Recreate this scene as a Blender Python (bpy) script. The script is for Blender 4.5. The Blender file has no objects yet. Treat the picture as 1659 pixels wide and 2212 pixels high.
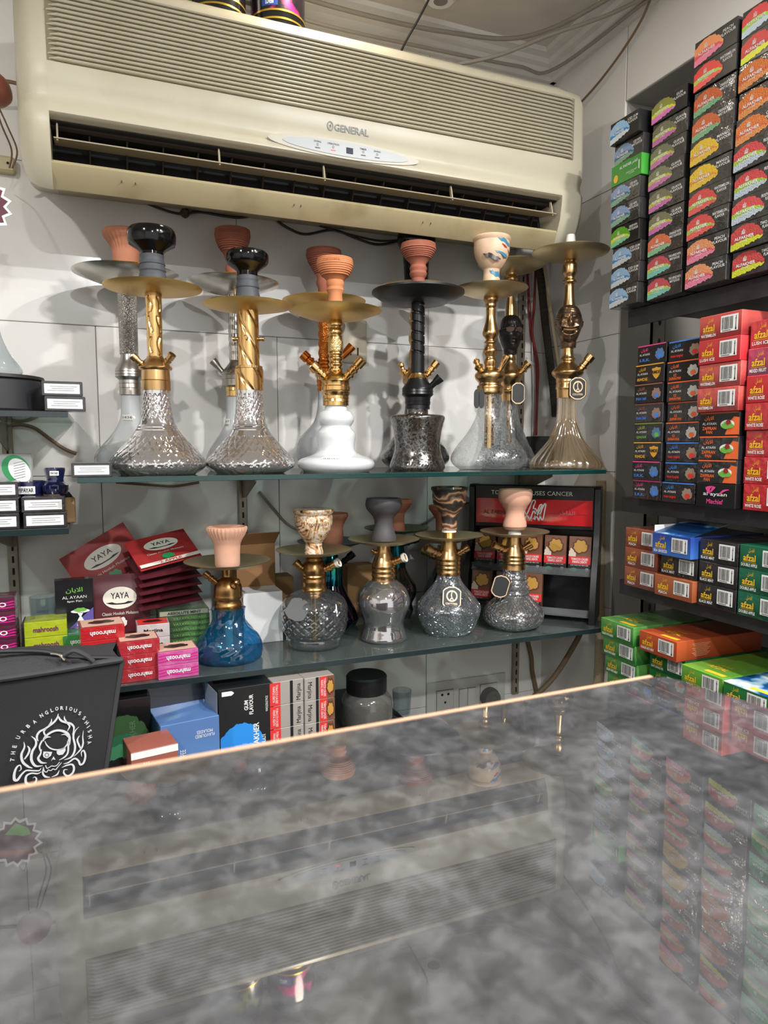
import bpy, math, random
from mathutils import Vector, Matrix
R = random.Random(7)
PI = math.pi
SC = bpy.context.scene
COL = SC.collection
# ---------------------------------------------------------------- camera (solved from the photograph's vanishing points)
FPX, CX, CY = 1500.0, 829.5, 1106.0
TH = math.atan(141 / FPX); PSI = math.atan(FPX / (3670 * math.cos(TH)))
CAM = Vector((0, 0, 1.15))
FW = Vector((math.sin(PSI) * math.cos(TH), math.cos(PSI) * math.cos(TH), -math.sin(TH)))
RT = Vector((math.cos(PSI), -math.sin(PSI), 0)); UP = RT.cross(FW)
cd = bpy.data.cameras.new('camera'); cam = bpy.data.objects.new('camera', cd); COL.objects.link(cam)
cd.sensor_fit = 'VERTICAL'; cd.sensor_height = 36; cd.sensor_width = 27
cd.lens = 36 * FPX / 2212; cd.clip_start = 0.02; cd.clip_end = 60
cd.dof.use_dof = True; cd.dof.focus_distance = 1.55; cd.dof.aperture_fstop = 9.0
cam.matrix_world = Matrix(((RT.x, UP.x, -FW.x, CAM.x), (RT.y, UP.y, -FW.y, CAM.y), (RT.z, UP.z, -FW.z, CAM.z), (0, 0, 0, 1)))
SC.camera = cam
cy = SC.cycles; cy.max_bounces = 6; cy.diffuse_bounces = 3; cy.glossy_bounces = 3; cy.transmission_bounces = 2; cy.transparent_max_bounces = 14; cy.use_adaptive_sampling = True; cy.adaptive_threshold = .05; cy.adaptive_min_samples = 16; cy.caustics_reflective = False; cy.caustics_refractive = False; cy.sample_clamp_indirect = 4
# ---------------------------------------------------------------- world: even grey ambient fill, added all round; room left open behind the camera
w = bpy.data.worlds.new('world'); SC.world = w; w.use_nodes = True
w.node_tree.nodes['Background'].inputs[0].default_value = (0.88, 0.87, 0.85, 1)
w.node_tree.nodes['Background'].inputs[1].default_value = 0.95
# ---------------------------------------------------------------- ceiling lamps (x, y, watts, disc radius, colour)
CEIL = 2.225
LAMPS = [(1.10, 0.28, 17, 0.035, (1.0, 0.97, 0.93)), (-0.85, 0.25, 18, 0.035, (1.0, 0.97, 0.92)),
         (0.45, 1.42, 1.3, 0.05, (1.0, 0.88, 0.70)), (0.79, -0.05, 27, 0.04, (0.98, 0.99, 1.0)), (0.1, -1.0, 24, 0.05, (0.97, 0.99, 1.0))]
for x, y, p, r, c in LAMPS:
    l = bpy.data.lights.new('lamp_light', 'AREA'); l.shape = 'DISK'; l.size = 2 * r; l.energy = p; l.color = c
    o = bpy.data.objects.new('lamp_light', l); COL.objects.link(o); o.location = (x, y, CEIL - 0.032)
vs = SC.view_settings
vs.view_transform = 'Standard'; vs.look = 'None'; vs.gamma = 1; vs.use_curve_mapping = False; vs.exposure = 0.55

def ray(u, v): return FW + RT * ((u - CX) / FPX) - UP * ((v - CY) / FPX)
def onY(u, v, y): d = ray(u, v); return CAM + d * ((y - CAM.y) / d.y)
def onX(u, v, x): d = ray(u, v); return CAM + d * ((x - CAM.x) / d.x)
def onZ(u, v, z): d = ray(u, v); return CAM + d * ((z - CAM.z) / d.z)
def mpp(p): return (Vector(p) - CAM).dot(FW) / FPX
# ---------------------------------------------------------------- materials
def lin(c):
    return tuple((x / 255 / 12.92 if x / 255 <= .04045 else ((x / 255 + .055) / 1.055) ** 2.4) for x in c)
MC = {}
def nd(t, typ, **k):
    n = t.nodes.new(typ)
    for a, b in k.items(): setattr(n, a, b)
    return n
def M(name, col, r=.5, m=0.0, bump=None, var=None, coat=0, trans=0, emit=None, spec=.5, grad=None, alpha=1, ani=None):
    """procedural principled material; col sRGB 0-255; bump=(scale,strength[,kind]); var=(scale,col2,lo,hi); grad=col at the top (Generated z)"""
    if name in MC: return MC[name]
    mt = bpy.data.materials.new(name); mt.use_nodes = True; t = mt.node_tree; b = t.nodes['Principled BSDF']; L = t.links.new
    c = lin(col) + (1,)
    b.inputs['Base Color'].default_value = c; b.inputs['Roughness'].default_value = r; b.inputs['Metallic'].default_value = m
    b.inputs['Coat Weight'].default_value = coat; b.inputs['Coat Roughness'].default_value = .08
    b.inputs['Transmission Weight'].default_value = trans; b.inputs['Specular IOR Level'].default_value = spec
    b.inputs['Alpha'].default_value = alpha
    if emit: b.inputs['Emission Color'].default_value = lin(emit[0]) + (1,); b.inputs['Emission Strength'].default_value = emit[1]
    tc = nd(t, 'ShaderNodeTexCoord')
    if var:
        n = nd(t, 'ShaderNodeTexNoise'); n.inputs['Scale'].default_value = var[0]; n.inputs['Detail'].default_value = 6
        L(tc.outputs['Object'], n.inputs['Vector'])
        rp = nd(t, 'ShaderNodeValToRGB'); rp.color_ramp.elements[0].position = var[2]; rp.color_ramp.elements[1].position = var[3]
        rp.color_ramp.elements[0].color = c; rp.color_ramp.elements[1].color = lin(var[1]) + (1,)
        L(n.outputs['Fac'], rp.inputs['Fac']); L(rp.outputs['Color'], b.inputs['Base Color'])
    if grad:
        s = nd(t, 'ShaderNodeSeparateXYZ'); L(tc.outputs['Generated'], s.inputs[0])
        rp = nd(t, 'ShaderNodeValToRGB'); rp.color_ramp.elements[0].color = c; rp.color_ramp.elements[1].color = lin(grad) + (1,)
        rp.color_ramp.elements[0].position = .15; rp.color_ramp.elements[1].position = .8
        L(s.outputs['Z'], rp.inputs['Fac']); L(rp.outputs['Color'], b.inputs['Base Color'])
    if bump:
        kind = bump[2] if len(bump) > 2 else 'noise'
        if kind in ('noise', 'film'):
            n = nd(t, 'ShaderNodeTexNoise'); n.inputs['Detail'].default_value = 4; out = n.outputs['Fac']
        elif kind == 'crack':
            n = nd(t, 'ShaderNodeTexVoronoi'); n.feature = 'DISTANCE_TO_EDGE'; out = n.outputs['Distance']
        elif kind == 'cell':
            n = nd(t, 'ShaderNodeTexVoronoi'); out = n.outputs['Distance']
        else:
            n = nd(t, 'ShaderNodeTexWave'); n.bands_direction = kind; out = n.outputs['Fac']
        n.inputs['Scale'].default_value = bump[0]
        L(tc.outputs['Object'], n.inputs['Vector'])
        bp = nd(t, 'ShaderNodeBump'); bp.inputs['Strength'].default_value = bump[1]; bp.inputs['Distance'].default_value = .006 if kind == 'film' else .002
        if kind == 'crack':
            mr = nd(t, 'ShaderNodeMapRange'); mr.inputs['From Max'].default_value = .08; L(out, mr.inputs['Value']); out = mr.outputs['Result']
        L(out, bp.inputs['Height']); L(bp.outputs['Normal'], b.inputs['Normal'])
        if coat: L(bp.outputs['Normal'], b.inputs['Coat Normal'])
    MC[name] = mt
    return mt
def GL(name, tint, rough=.02, crack=0, clo=.06, chi=.75, haze=0.0, hcol=(235, 238, 240), bump=None, f0=.07):
    """thin blown glass: fresnel mix of a clear tinted layer and a gloss; crack = scale of crackle lines; haze = share of milky body"""
    if name in MC: return MC[name]
    mt = bpy.data.materials.new(name); mt.use_nodes = True; t = mt.node_tree; L = t.links.new
    t.nodes.remove(t.nodes['Principled BSDF']); out = t.nodes['Material Output']
    tr = nd(t, 'ShaderNodeBsdfTransparent'); tr.inputs[0].default_value = lin(tint) + (1,)
    g = nd(t, 'ShaderNodeBsdfGlossy'); g.inputs['Roughness'].default_value = rough
    fr = nd(t, 'ShaderNodeLayerWeight')                        # 'Facing' is symmetric, so both sides of the thin wall reflect alike
    pw = nd(t, 'ShaderNodeMath', operation='POWER'); pw.inputs[1].default_value = 4; L(fr.outputs['Facing'], pw.inputs[0])
    ma = nd(t, 'ShaderNodeMath', operation='MULTIPLY_ADD'); ma.inputs[1].default_value = .85; ma.inputs[2].default_value = f0; L(pw.outputs[0], ma.inputs[0])
    df = nd(t, 'ShaderNodeBsdfDiffuse'); df.inputs[0].default_value = lin(hcol) + (1,)
    body = tr.outputs[0]; tc = nd(t, 'ShaderNodeTexCoord')
    if haze:
        mx = nd(t, 'ShaderNodeMixShader'); mx.inputs[0].default_value = haze; L(body, mx.inputs[1]); L(df.outputs[0], mx.inputs[2]); body = mx.outputs[0]
    nrm = None
    if crack:
        v = nd(t, 'ShaderNodeTexVoronoi'); v.feature = 'DISTANCE_TO_EDGE'; v.inputs['Scale'].default_value = crack
        n = nd(t, 'ShaderNodeTexNoise'); n.inputs['Scale'].default_value = crack * .7; L(tc.outputs['Object'], n.inputs['Vector'])
        ad = nd(t, 'ShaderNodeMixRGB'); ad.inputs[0].default_value = .025; L(tc.outputs['Object'], ad.inputs[1]); L(n.outputs['Color'], ad.inputs[2])
        L(ad.outputs[0], v.inputs['Vector'])
        mr = nd(t, 'ShaderNodeMapRange'); mr.inputs['From Max'].default_value = .13; mr.inputs['To Min'].default_value = chi; mr.inputs['To Max'].default_value = clo
        L(v.outputs['Distance'], mr.inputs['Value'])
        g2 = nd(t, 'ShaderNodeBsdfGlossy'); g2.inputs['Roughness'].default_value = .25
        m2 = nd(t, 'ShaderNodeMixShader'); m2.inputs[0].default_value = .5; L(df.outputs[0], m2.inputs[1]); L(g2.outputs[0], m2.inputs[2])
        mx = nd(t, 'ShaderNodeMixShader'); L(mr.outputs[0], mx.inputs[0]); L(body, mx.inputs[1]); L(m2.outputs[0], mx.inputs[2]); body = mx.outputs[0]
        bp = nd(t, 'ShaderNodeBump'); bp.inputs['Strength'].default_value = .6; bp.inputs['Distance'].default_value = .002
        L(v.outputs['Distance'], bp.inputs['Height']); nrm = bp.outputs['Normal']
    elif bump:
        n = nd(t, 'ShaderNodeTexNoise'); n.inputs['Scale'].default_value = bump[0]; L(tc.outputs['Object'], n.inputs['Vector'])
        bp = nd(t, 'ShaderNodeBump'); bp.inputs['Strength'].default_value = bump[1]; bp.inputs['Distance'].default_value = .003
        L(n.outputs['Fac'], bp.inputs['Height']); nrm = bp.outputs['Normal']
    if nrm:
        L(nrm, g.inputs['Normal']); L(nrm, fr.inputs['Normal'])
    mx = nd(t, 'ShaderNodeMixShader'); L(ma.outputs[0], mx.inputs[0]); L(body, mx.inputs[1]); L(g.outputs[0], mx.inputs[2])
    L(mx.outputs[0], out.inputs['Surface'])
    MC[name] = mt
    return mt
# ---------------------------------------------------------------- mesh helpers
class MB:
    def __init__(s): s.v = []; s.f = []; s.mi = []; s.m = 0
    def mat(s, i): s.m = i; return s
    def face(s, idx): s.f.append(tuple(idx)); s.mi.append(s.m)
    def add(s, vs, fs):
        o = len(s.v); s.v += [tuple(p) for p in vs]
        for f in fs: s.face([i + o for i in f])
        return s
    def box(s, x0, x1, y0, y1, z0, z1, T=None):
        vs = [(x, y, z) for z in (z0, z1) for y in (y0, y1) for x in (x0, x1)]
        if T: vs = [T @ Vector(p) for p in vs]
        return s.add(vs, [(0, 2, 3, 1), (4, 5, 7, 6), (0, 1, 5, 4), (2, 6, 7, 3), (0, 4, 6, 2), (1, 3, 7, 5)])
    def cbox(s, x0, x1, y0, y1, z0, z1, b=.001, T=None):
        """box with chamfered edges"""
        vs = []; cx, cy, cz = (x0 + x1) / 2, (y0 + y1) / 2, (z0 + z1) / 2; hx, hy, hz = (x1 - x0) / 2, (y1 - y0) / 2, (z1 - z0) / 2
        b = min(b, hx * .45, hy * .45, hz * .45); idx = {}
        for sx in (-1, 1):
            for sy in (-1, 1):
                for sz in (-1, 1):
                    for a in range(3):
                        d = [b, b, b]; d[a] = 0
                        idx[(sx, sy, sz, a)] = len(vs)
                        vs.append((cx + sx * (hx - d[0]), cy + sy * (hy - d[1]), cz + sz * (hz - d[2])))
        fs = []
        for a in range(3):
            o = [i for i in range(3) if i != a]
            for sg in (-1, 1):
                q = []
                for p, r in ((-1, -1), (1, -1), (1, 1), (-1, 1)):
                    k = [0, 0, 0]; k[a] = sg; k[o[0]] = p; k[o[1]] = r; q.append(idx[(k[0], k[1], k[2], a)])
                if (sg > 0) == (a == 1): q.reverse()
                fs.append(q)
        for a in range(3):
            o = [i for i in range(3) if i != a]
            for p in (-1, 1):
                for r in (-1, 1):
                    k = [0, 0, 0]; k[o[0]] = p; k[o[1]] = r
                    k1 = k[:]; k1[a] = -1; k2 = k[:]; k2[a] = 1
                    fs.append([idx[(*k1, o[0])], idx[(*k1, o[1])], idx[(*k2, o[1])], idx[(*k2, o[0])]])
        for sx in (-1, 1):
            for sy in (-1, 1):
                for sz in (-1, 1): fs.append([idx[(sx, sy, sz, a)] for a in range(3)])
        if T: vs = [T @ Vector(p) for p in vs]
        return s.add(vs, fs)
    def lathe(s, prof, n=40, T=None, rf=None, rows=0, cap=True, smooth=True):
        """prof [(r,z)] ordered bottom to top or top to bottom"""
        if rows: prof = resample(prof, rows, smooth)
        vs = []; k = len(prof)
        for j, (r, z) in enumerate(prof):
            for i in range(n):
                a = 2 * PI * i / n; rr = rf(a, z, r, j / (k - 1)) if rf else r
                vs.append((rr * math.cos(a), rr * math.sin(a), z))
        if T: vs = [T @ Vector(p) for p in vs]
        up = prof[-1][1] >= prof[0][1]; fs = []
        for j in range(k - 1):
            for i in range(n):
                i2 = (i + 1) % n; q = (j * n + i, j * n + i2, (j + 1) * n + i2, (j + 1) * n + i)
                fs.append(q if up else q[::-1])
        if cap:
            c0 = list(range(n)); c1 = list(range((k - 1) * n, k * n))
            if prof[0][0] > 1e-6: fs.append(c0[::-1] if up else c0)
            if prof[-1][0] > 1e-6: fs.append(c1 if up else c1[::-1])
        return s.add(vs, fs)
    def tube(s, pts, r, n=8, spl=0, cap=True):
        pts = [Vector(p) for p in pts]
        if spl: pts = catmull(pts, spl)
        rr = r if callable(r) else (lambda t: r)
        nrm = None; vs = []; k = len(pts)
        for j, p in enumerate(pts):
            d = (pts[min(j + 1, k - 1)] - pts[max(j - 1, 0)]).normalized()
            if nrm is None:
                nrm = d.cross(Vector((0, 0, 1)));
                if nrm.length < .1: nrm = d.cross(Vector((1, 0, 0)))
            nrm = (nrm - d * nrm.dot(d)).normalized(); b = d.cross(nrm); q = rr(j / max(1, k - 1))
            for i in range(n):
                a = 2 * PI * i / n; vs.append(p + (nrm * math.cos(a) + b * math.sin(a)) * q)
        fs = [(j * n + i, j * n + (i + 1) % n, (j + 1) * n + (i + 1) % n, (j + 1) * n + i) for j in range(k - 1) for i in range(n)]
        if cap: fs += [tuple(range(n))[::-1], tuple(range((k - 1) * n, k * n))]
        return s.add(vs, fs)
    def prism(s, poly, d0, d1, axis='y', T=None):
        """extrude a 2-D polygon; axis y: poly in (x,z); axis x: poly in (y,z); axis z: poly in (x,y)"""
        def p3(a, b, d): return {'y': (a, d, b), 'x': (d, a, b), 'z': (a, b, d)}[axis]
        n = len(poly); vs = [p3(a, b, d0) for a, b in poly] + [p3(a, b, d1) for a, b in poly]
        if T: vs = [T @ Vector(p) for p in vs]
        fs = [tuple(range(n)), tuple(range(n, 2 * n))[::-1]] + [(i, i + n, (i + 1) % n + n, (i + 1) % n) for i in range(n)]
        return s.add(vs, fs)
    def flat(s, poly, z=0.0):
        return s.add([(a, b, z) for a, b in poly], [tuple(range(len(poly)))])
    def ribbon(s, pts, wd, z=0.0, spl=6):
        """flat stroke in XY; wd = width or list of widths at the points"""
        P = [Vector((a, b, 0)) for a, b in pts]; k0 = len(P)
        W = wd if isinstance(wd, (list, tuple)) else [wd] * k0
        if spl: P = catmull(P, spl)
        k = len(P); vs = []
        for j, p in enumerate(P):
            d = (P[min(j + 1, k - 1)] - P[max(j - 1, 0)]);
            if d.length < 1e-9: d = Vector((1, 0, 0))
            d.normalize(); t = j / (k - 1) * (k0 - 1); i = min(int(t), k0 - 2); q = W[i] + (W[i + 1] - W[i]) * (t - i)
            nn = Vector((-d.y, d.x, 0)) * q / 2
            vs += [(p.x + nn.x, p.y + nn.y, z), (p.x - nn.x, p.y - nn.y, z)]
        return s.add(vs, [(2 * j + 1, 2 * j + 3, 2 * j + 2, 2 * j) for j in range(k - 1)])
    def mesh(s, name, mats, sharp=35, fix=True):
        me = bpy.data.meshes.new(name); me.from_pydata(s.v, [], s.f)
        for m in (mats if isinstance(mats, (list, tuple)) else [mats]): me.materials.append(m)
        me.polygons.foreach_set('material_index', s.mi)
        me.polygons.foreach_set('use_smooth', [True] * len(s.f))
        me.update()
        if sharp is not None: me.set_sharp_from_angle(angle=math.radians(sharp))
        return me
    def build(s, name, mats, parent=None, sharp=35, loc=None, rot=None):
        return obj(name, s.mesh(name, mats, sharp), parent, loc, rot)
def catmull(P, n):
    out = []; k = len(P)
    for i in range(k - 1):
        a, b, c, d = P[max(i - 1, 0)], P[i], P[i + 1], P[min(i + 2, k - 1)]
        for j in range(n):
            t = j / n
            out.append(.5 * ((2 * b) + (c - a) * t + (2 * a - 5 * b + 4 * c - d) * t * t + (3 * b - a - 3 * c + d) * t ** 3))
    out.append(P[-1]); return out
def resample(prof, rows, smooth=True):
    P = [Vector((r, z, 0)) for r, z in prof]
    if smooth: P = catmull(P, 6)
    ds = [0]
    for a, b in zip(P, P[1:]): ds.append(ds[-1] + (b - a).length)
    out = []; j = 0
    for i in range(rows + 1):
        t = ds[-1] * i / rows
        while j < len(ds) - 2 and ds[j + 1] < t: j += 1
        q = (t - ds[j]) / max(1e-9, ds[j + 1] - ds[j]); p = P[j].lerp(P[j + 1], min(1, q)); out.append((max(0, p.x), p.y))
    return out
def obj(name, me, parent=None, loc=None, rot=None):
    o = bpy.data.objects.new(name, me); COL.objects.link(o)
    if parent: o.parent = parent
    if loc is not None: o.location = loc
    if rot is not None: o.rotation_euler = rot
    return o
def tag(o, label=None, cat=None, group=None, kind=None):
    for k, v in (('label', label), ('category', cat), ('group', group), ('kind', kind)):
        if v: o[k] = v
    return o
def empty(name, loc, rz=0, label=None, cat=None, group=None):
    o = obj(name, None, None, loc, (0, 0, rz)); o.empty_display_size = .02
    return tag(o, label, cat, group)
TXT = {}
def tmesh(s, bold=0):
    """unit text mesh (bbox 0..1 both ways, centred), returns (mesh verts, faces, aspect)"""
    if (s, bold) in TXT: return TXT[(s, bold)]
    c = bpy.data.curves.new('t', 'FONT'); c.body = s; c.resolution_u = 2; c.offset = bold; c.align_x = 'CENTER'; c.space_line = .9
    o = bpy.data.objects.new('t', c); COL.objects.link(o)
    me = bpy.data.meshes.new_from_object(o.evaluated_get(bpy.context.evaluated_depsgraph_get()))
    V = [v.co.copy() for v in me.vertices]; F = [tuple(p.vertices) for p in me.polygons]
    bpy.data.objects.remove(o); bpy.data.curves.remove(c); bpy.data.meshes.remove(me)
    x0, x1 = min(v.x for v in V), max(v.x for v in V); y0, y1 = min(v.y for v in V), max(v.y for v in V)
    r = ([((v.x - (x0 + x1) / 2) / (x1 - x0), (v.y - (y0 + y1) / 2) / (y1 - y0)) for v in V], F, (x1 - x0) / (y1 - y0))
    TXT[(s, bold)] = r; return r
DM = {}
def text_data(s, mt, bold=0):
    k = ('T', s, mt.name, bold)
    if k not in DM:
        V, F, _ = tmesh(s, bold); b = MB(); b.add([(x, y, 0) for x, y in V], F); DM[k] = b.mesh('lettering', mt, None)
    return DM[k]
EPS = .0006
def decal(parent, me, x, z, w_, h_, d, name='lettering', face='front', rot=0, lift=1):
    """lay a unit 2-D mesh on a carton's face (carton local frame: front at y=-d/2 ... see box_at)"""
    o = obj(name, me, parent)
    S = Matrix.Diagonal((w_, h_, 1, 1)); Rz = Matrix.Rotation(rot, 4, 'Z')
    if face == 'front': T = Matrix.Translation((x, -d / 2 - EPS * lift, z)) @ Matrix.Rotation(PI / 2, 4, 'X')
    elif face == 'top': T = Matrix.Translation((x, z, d + EPS * lift))
    elif face == 'right': T = Matrix.Translation((d + EPS * lift, x, z)) @ Matrix.Rotation(PI / 2, 4, 'Z') @ Matrix.Rotation(PI / 2, 4, 'X')
    o.matrix_local = T @ Rz @ S
    return o
def txt(parent, s, mt, x, z, w_, h_, d, **k):
    b = k.pop('bold', 0)
    return decal(parent, text_data(s, mt, b), x, z, w_, h_, d, k.pop('name', 'lettering'), **k)
def data2d(key, fn, mats):
    if key not in DM:
        b = MB(); fn(b); DM[key] = b.mesh(key if isinstance(key, str) else key[0], mats, None)
    return DM[key]
# ================================================================ SETTING
W, XR, XL, YF = 1.76, 1.25, -1.7, -1.5
m_grout = M('grout', (142, 134, 124), .9)
m_tile = M('tile_white', (234, 231, 227), .16, bump=(3, .05), var=(5, (226, 221, 214), .45, .8))
m_paint = M('paint_white', (205, 201, 196), .7, var=(6, (186, 180, 172), .5, .8))
m_ceil = M('ceiling_paint', (214, 208, 200), .8, var=(4, (196, 189, 180), .4, .75))
m_floor = M('floor_stone', (120, 116, 110), .4, var=(8, (95, 92, 88), .3, .7))
m_black = M('black_matte', (24, 24, 26), .5)
m_steel_dark = M('rack_steel', (66, 67, 70), .45, .3, var=(30, (54, 55, 58), .4, .7))
def struct(o): return tag(o, kind='structure')
b = MB(); b.box(XL, XR + .5, YF, W + .1, -.05, 0); struct(b.build('floor', m_floor))
b = MB(); b.box(XL - .1, XR + .6, YF, W + .1, CEIL, CEIL + .05); struct(b.build('ceiling', m_ceil))
b = MB(); b.box(XL - .1, XL, YF, W + .1, 0, CEIL); struct(b.build('wall_left', m_paint))
# back wall: grout backing with separate glossy tiles
b = MB(); b.box(XL, XR + .5, W + .003, W + .1, 0, CEIL); wb = struct(b.build('wall_back', m_grout))
ZJ = [0, .40, .74, 1.083, 1.426, 1.77, 2.11, CEIL]; G = .0006
XJ_lo = [XL, -1.267, -.843, -.419, .005, .429, .853, XR]; XJ_hi = [XL, -1.23, -.71, -.19, .332, .853, XR]
for k in range(7):
    xs = XJ_hi if k >= 4 else XJ_lo
    for x0, x1 in zip(xs, xs[1:]):
        b = MB(); b.cbox(x0 + G, x1 - G, W - .003 - R.uniform(0, .0008), W + .004, ZJ[k] + G, ZJ[k + 1] - G, .0012)
        b.build('tile', m_tile, wb)
# right wall with the recess that holds the rack
NY = 1.452; NT = 2.006
b = MB(); b.box(XR + .003, XR + .1, NY, W, 0, CEIL); b.box(XR + .003, XR + .1, YF, NY, NT, CEIL); b.box(XR + .1, XR + .15, NY, W, 0, CEIL)
b.box(XR + .36, XR + .42, YF, NY, 0, NT + .1); b.box(XR + .1, XR + .36, NY, NY + .05, 0, NT); b.box(XR + .1, XR + .36, YF, NY, NT, NT + .05)
wr = struct(b.build('wall_right', [M('recess_paint', (150, 146, 141), .8)]))
ZR = [0, .36, .72, 1.084, 1.440, 1.811, CEIL]
for k in range(6):
    b = MB(); b.cbox(XR - .003, XR + .004, NY + .002, W - .003, ZR[k] + G, ZR[k + 1] - G, .0012); b.build('tile', m_tile, wr)
ys = [NY + .0, .96, .44, -.05, -.55, YF]
for y1, y0 in zip(ys, ys[1:]):
    b = MB(); b.cbox(XR - .003, XR + .004, y0 + G, y1 - G, NT + .001, CEIL, .0012); b.build('tile', m_tile, wr)
# stepped cornice
def cornice(name, pts, ax, a0, a1):
    b = MB(); b.prism(pts, a0, a1, ax); return struct(b.build(name, M('cornice_plaster', (228, 225, 220), .75, var=(9, (204, 198, 190), .5, .8)), sharp=20))
z = CEIL
cor = [(0, z - .042), (.014, z - .042), (.020, z - .034), (.034, z - .033), (.040, z - .024), (.056, z - .022), (.062, z - .012), (.084, z - .010), (.088, z), (0, z)]
cornice('trim_1', [(W - .003 - d, q) for d, q in cor], 'x', XL, XR)
cornice('trim_2', [(XR - .003 - d, q) for d, q in cor][::-1], 'y', YF, W - .003)
# lamps: recessed white ring with a glowing lens (their light is at the top of the script)
m_lens = M('lamp_lens', (255, 250, 240), .4, emit=((255, 246, 230), 6)); m_white = M('white_plastic', (232, 231, 228), .35)
lampname = ['by the right wall rack', 'over the far left of the shop', 'just in front of the air conditioner', 'above the customer side of the counter', 'behind the customer on the left']
def ringlamp(x, y, r, label, lit=True):
    o = empty('ceiling_lamp', (x, y, CEIL), 0, label, 'lamp', 'ceiling lamps')
    b = MB(); b.lathe([(r * .9, -.004), (r, -.018), (r * 1.25, -.022), (r * 1.45, -.014), (r * 1.5, 0)], 32); b.build('ring', m_white, o)
    b = MB(); b.lathe([(0, -.008), (r * .92, -.008)], 32, cap=False); b.build('lens', m_lens if lit else m_white, o)
for (x, y, p, r, c), nm in zip(LAMPS, lampname): ringlamp(x, y, r, 'round white ceiling lamp ' + nm)
q = onZ(952, -18, CEIL)
o = empty('smoke_detector', (q.x, q.y, CEIL), 0, 'white round fitting on the ceiling at the top edge', 'ceiling fitting')
b = MB(); b.lathe([(.018, -.022), (.030, -.022), (.038, -.015), (.042, 0)], 28); b.build('body', m_white, o)
b = MB(); b.lathe([(0, -.0225), (.017, -.0222)], 20, cap=False); b.build('lens', M('grey_lens', (120, 116, 110), .2), o)
# ================================================================ COUNTER (near, grey marble with a copper edge strip)
HC = .978
m_marble = bpy.data.materials.new('marble_grey'); m_marble.use_nodes = True
t = m_marble.node_tree; bs = t.nodes['Principled BSDF']; L = t.links.new
tc = nd(t, 'ShaderNodeTexCoord'); n1 = nd(t, 'ShaderNodeTexNoise'); n1.inputs['Scale'].default_value = 80; n1.inputs['Detail'].default_value = 7; n1.inputs['Roughness'].default_value = .62
n1.inputs['Distortion'].default_value = .5
n2 = nd(t, 'ShaderNodeTexNoise'); n2.inputs['Scale'].default_value = 22; n2.inputs['Detail'].default_value = 3
mx = nd(t, 'ShaderNodeMixRGB'); mx.inputs[0].default_value = .35
for n in (n1, n2): L(tc.outputs['Object'], n.inputs['Vector'])
L(n1.outputs['Fac'], mx.inputs[1]); L(n2.outputs['Fac'], mx.inputs[2])
rp = nd(t, 'ShaderNodeValToRGB'); L(mx.outputs[0], rp.inputs[0]); L(rp.outputs[0], bs.inputs['Base Color'])
e = rp.color_ramp.elements; e[0].position = .36; e[0].color = lin((44, 44, 45)) + (1,); e[1].position = .62; e[1].color = lin((82, 82, 83)) + (1,)
k = e.new(.50); k.color = lin((62, 62, 63)) + (1,)
bs.inputs['Roughness'].default_value = .012; bs.inputs['IOR'].default_value = 2.05
ct = empty('shop_counter', (0, 0, 0), 0, 'grey marble counter top with a copper edge, out of focus in front', 'counter')
def cpt(x): return .3765 + (x - .0) * .04
poly = [(-1.1, cpt(-1.1) + .02), (.378, .392), (.388, .388), (.3925, .378), (.500, -.26), (-1.1, -.26)]
b = MB(); b.prism(poly[::-1], HC - .03, HC, 'z'); b.build('marble_top', m_marble, ct, 30)
b = MB()
for i in range(3):
    (x0, y0), (x1, y1) = poly[i], poly[i + 1]
b.add([(-1.1, .3525, HC - .03), (.379, .3922, HC - .03), (.379, .3958, HC - .03), (-1.1, .3565, HC - .03), (-1.1, .3525, HC + .0004), (.379, .3922, HC + .0004), (.379, .3958, HC + .0004), (-1.1, .3565, HC + .0004)],
      [(0, 3, 2, 1), (4, 5, 6, 7), (0, 1, 5, 4), (2, 3, 7, 6), (1, 2, 6, 5), (0, 4, 7, 3)])
b.build('edge_strip', M('copper_strip', (196, 152, 124), .5, .1), ct)
b = MB(); b.prism([(-1.05, .30), (.35, .34), (.43, -.2), (-1.05, -.2)][::-1], 0, HC - .03, 'z'); b.build('cabinet', M('counter_laminate', (70, 62, 56), .5), ct)
# ================================================================ GLASS SHELVES ON SLOTTED WALL CHANNELS
m_gl_shelf = GL('shelf_glass', (196, 214, 208), .03, haze=.30, hcol=(120, 128, 126)); m_gl_edge = M('glass_edge', (14, 52, 50), .12, coat=.5)
m_gl_edge2 = M('glass_edge_dark', (32, 44, 46), .2, coat=.5)
m_chan = M('channel_metal', (158, 148, 134), .5, .4, var=(20, (125, 114, 100), .45, .75)); m_slot = M('slot_dark', (16, 15, 15), .8)
def shelf(name, x0, x1, y0, y1, zt, th, label, edge=m_gl_edge):
    o = empty(name, ((x0 + x1) / 2, (y0 + y1) / 2, zt - th), 0, label, 'shelf'); cx, cy = (x0 + x1) / 2, (y0 + y1) / 2
    b = MB(); b.cbox(x0 - cx, x1 - cx, y0 - cy + .0015, y1 - cy, 0, th, .001); b.build('glass_pane', m_gl_shelf, o)
    b = MB(); b.cbox(x0 - cx, x1 - cx, y0 - cy, y0 - cy + .0012, .0005, th - .0005, .0003); b.build('polished_edge', edge, o)
    return o
ZU, ZL, ZB = 1.095, .705, .492
shelf('glass_shelf', -.036, 1.135, 1.35, 1.75, ZU, .010, 'upper glass shelf with green edge carrying tall hookahs under the air conditioner')
shelf('glass_shelf', -.75, 1.175, 1.35, 1.75, ZL, .012, 'lower glass shelf with dark edge carrying short hookahs and boxes', m_gl_edge2)
shelf('glass_shelf', -.75, -.048, 1.40, 1.75, 1.214, .011, 'small left glass shelf carrying a black tub and silver boxes', m_gl_edge2)
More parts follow.
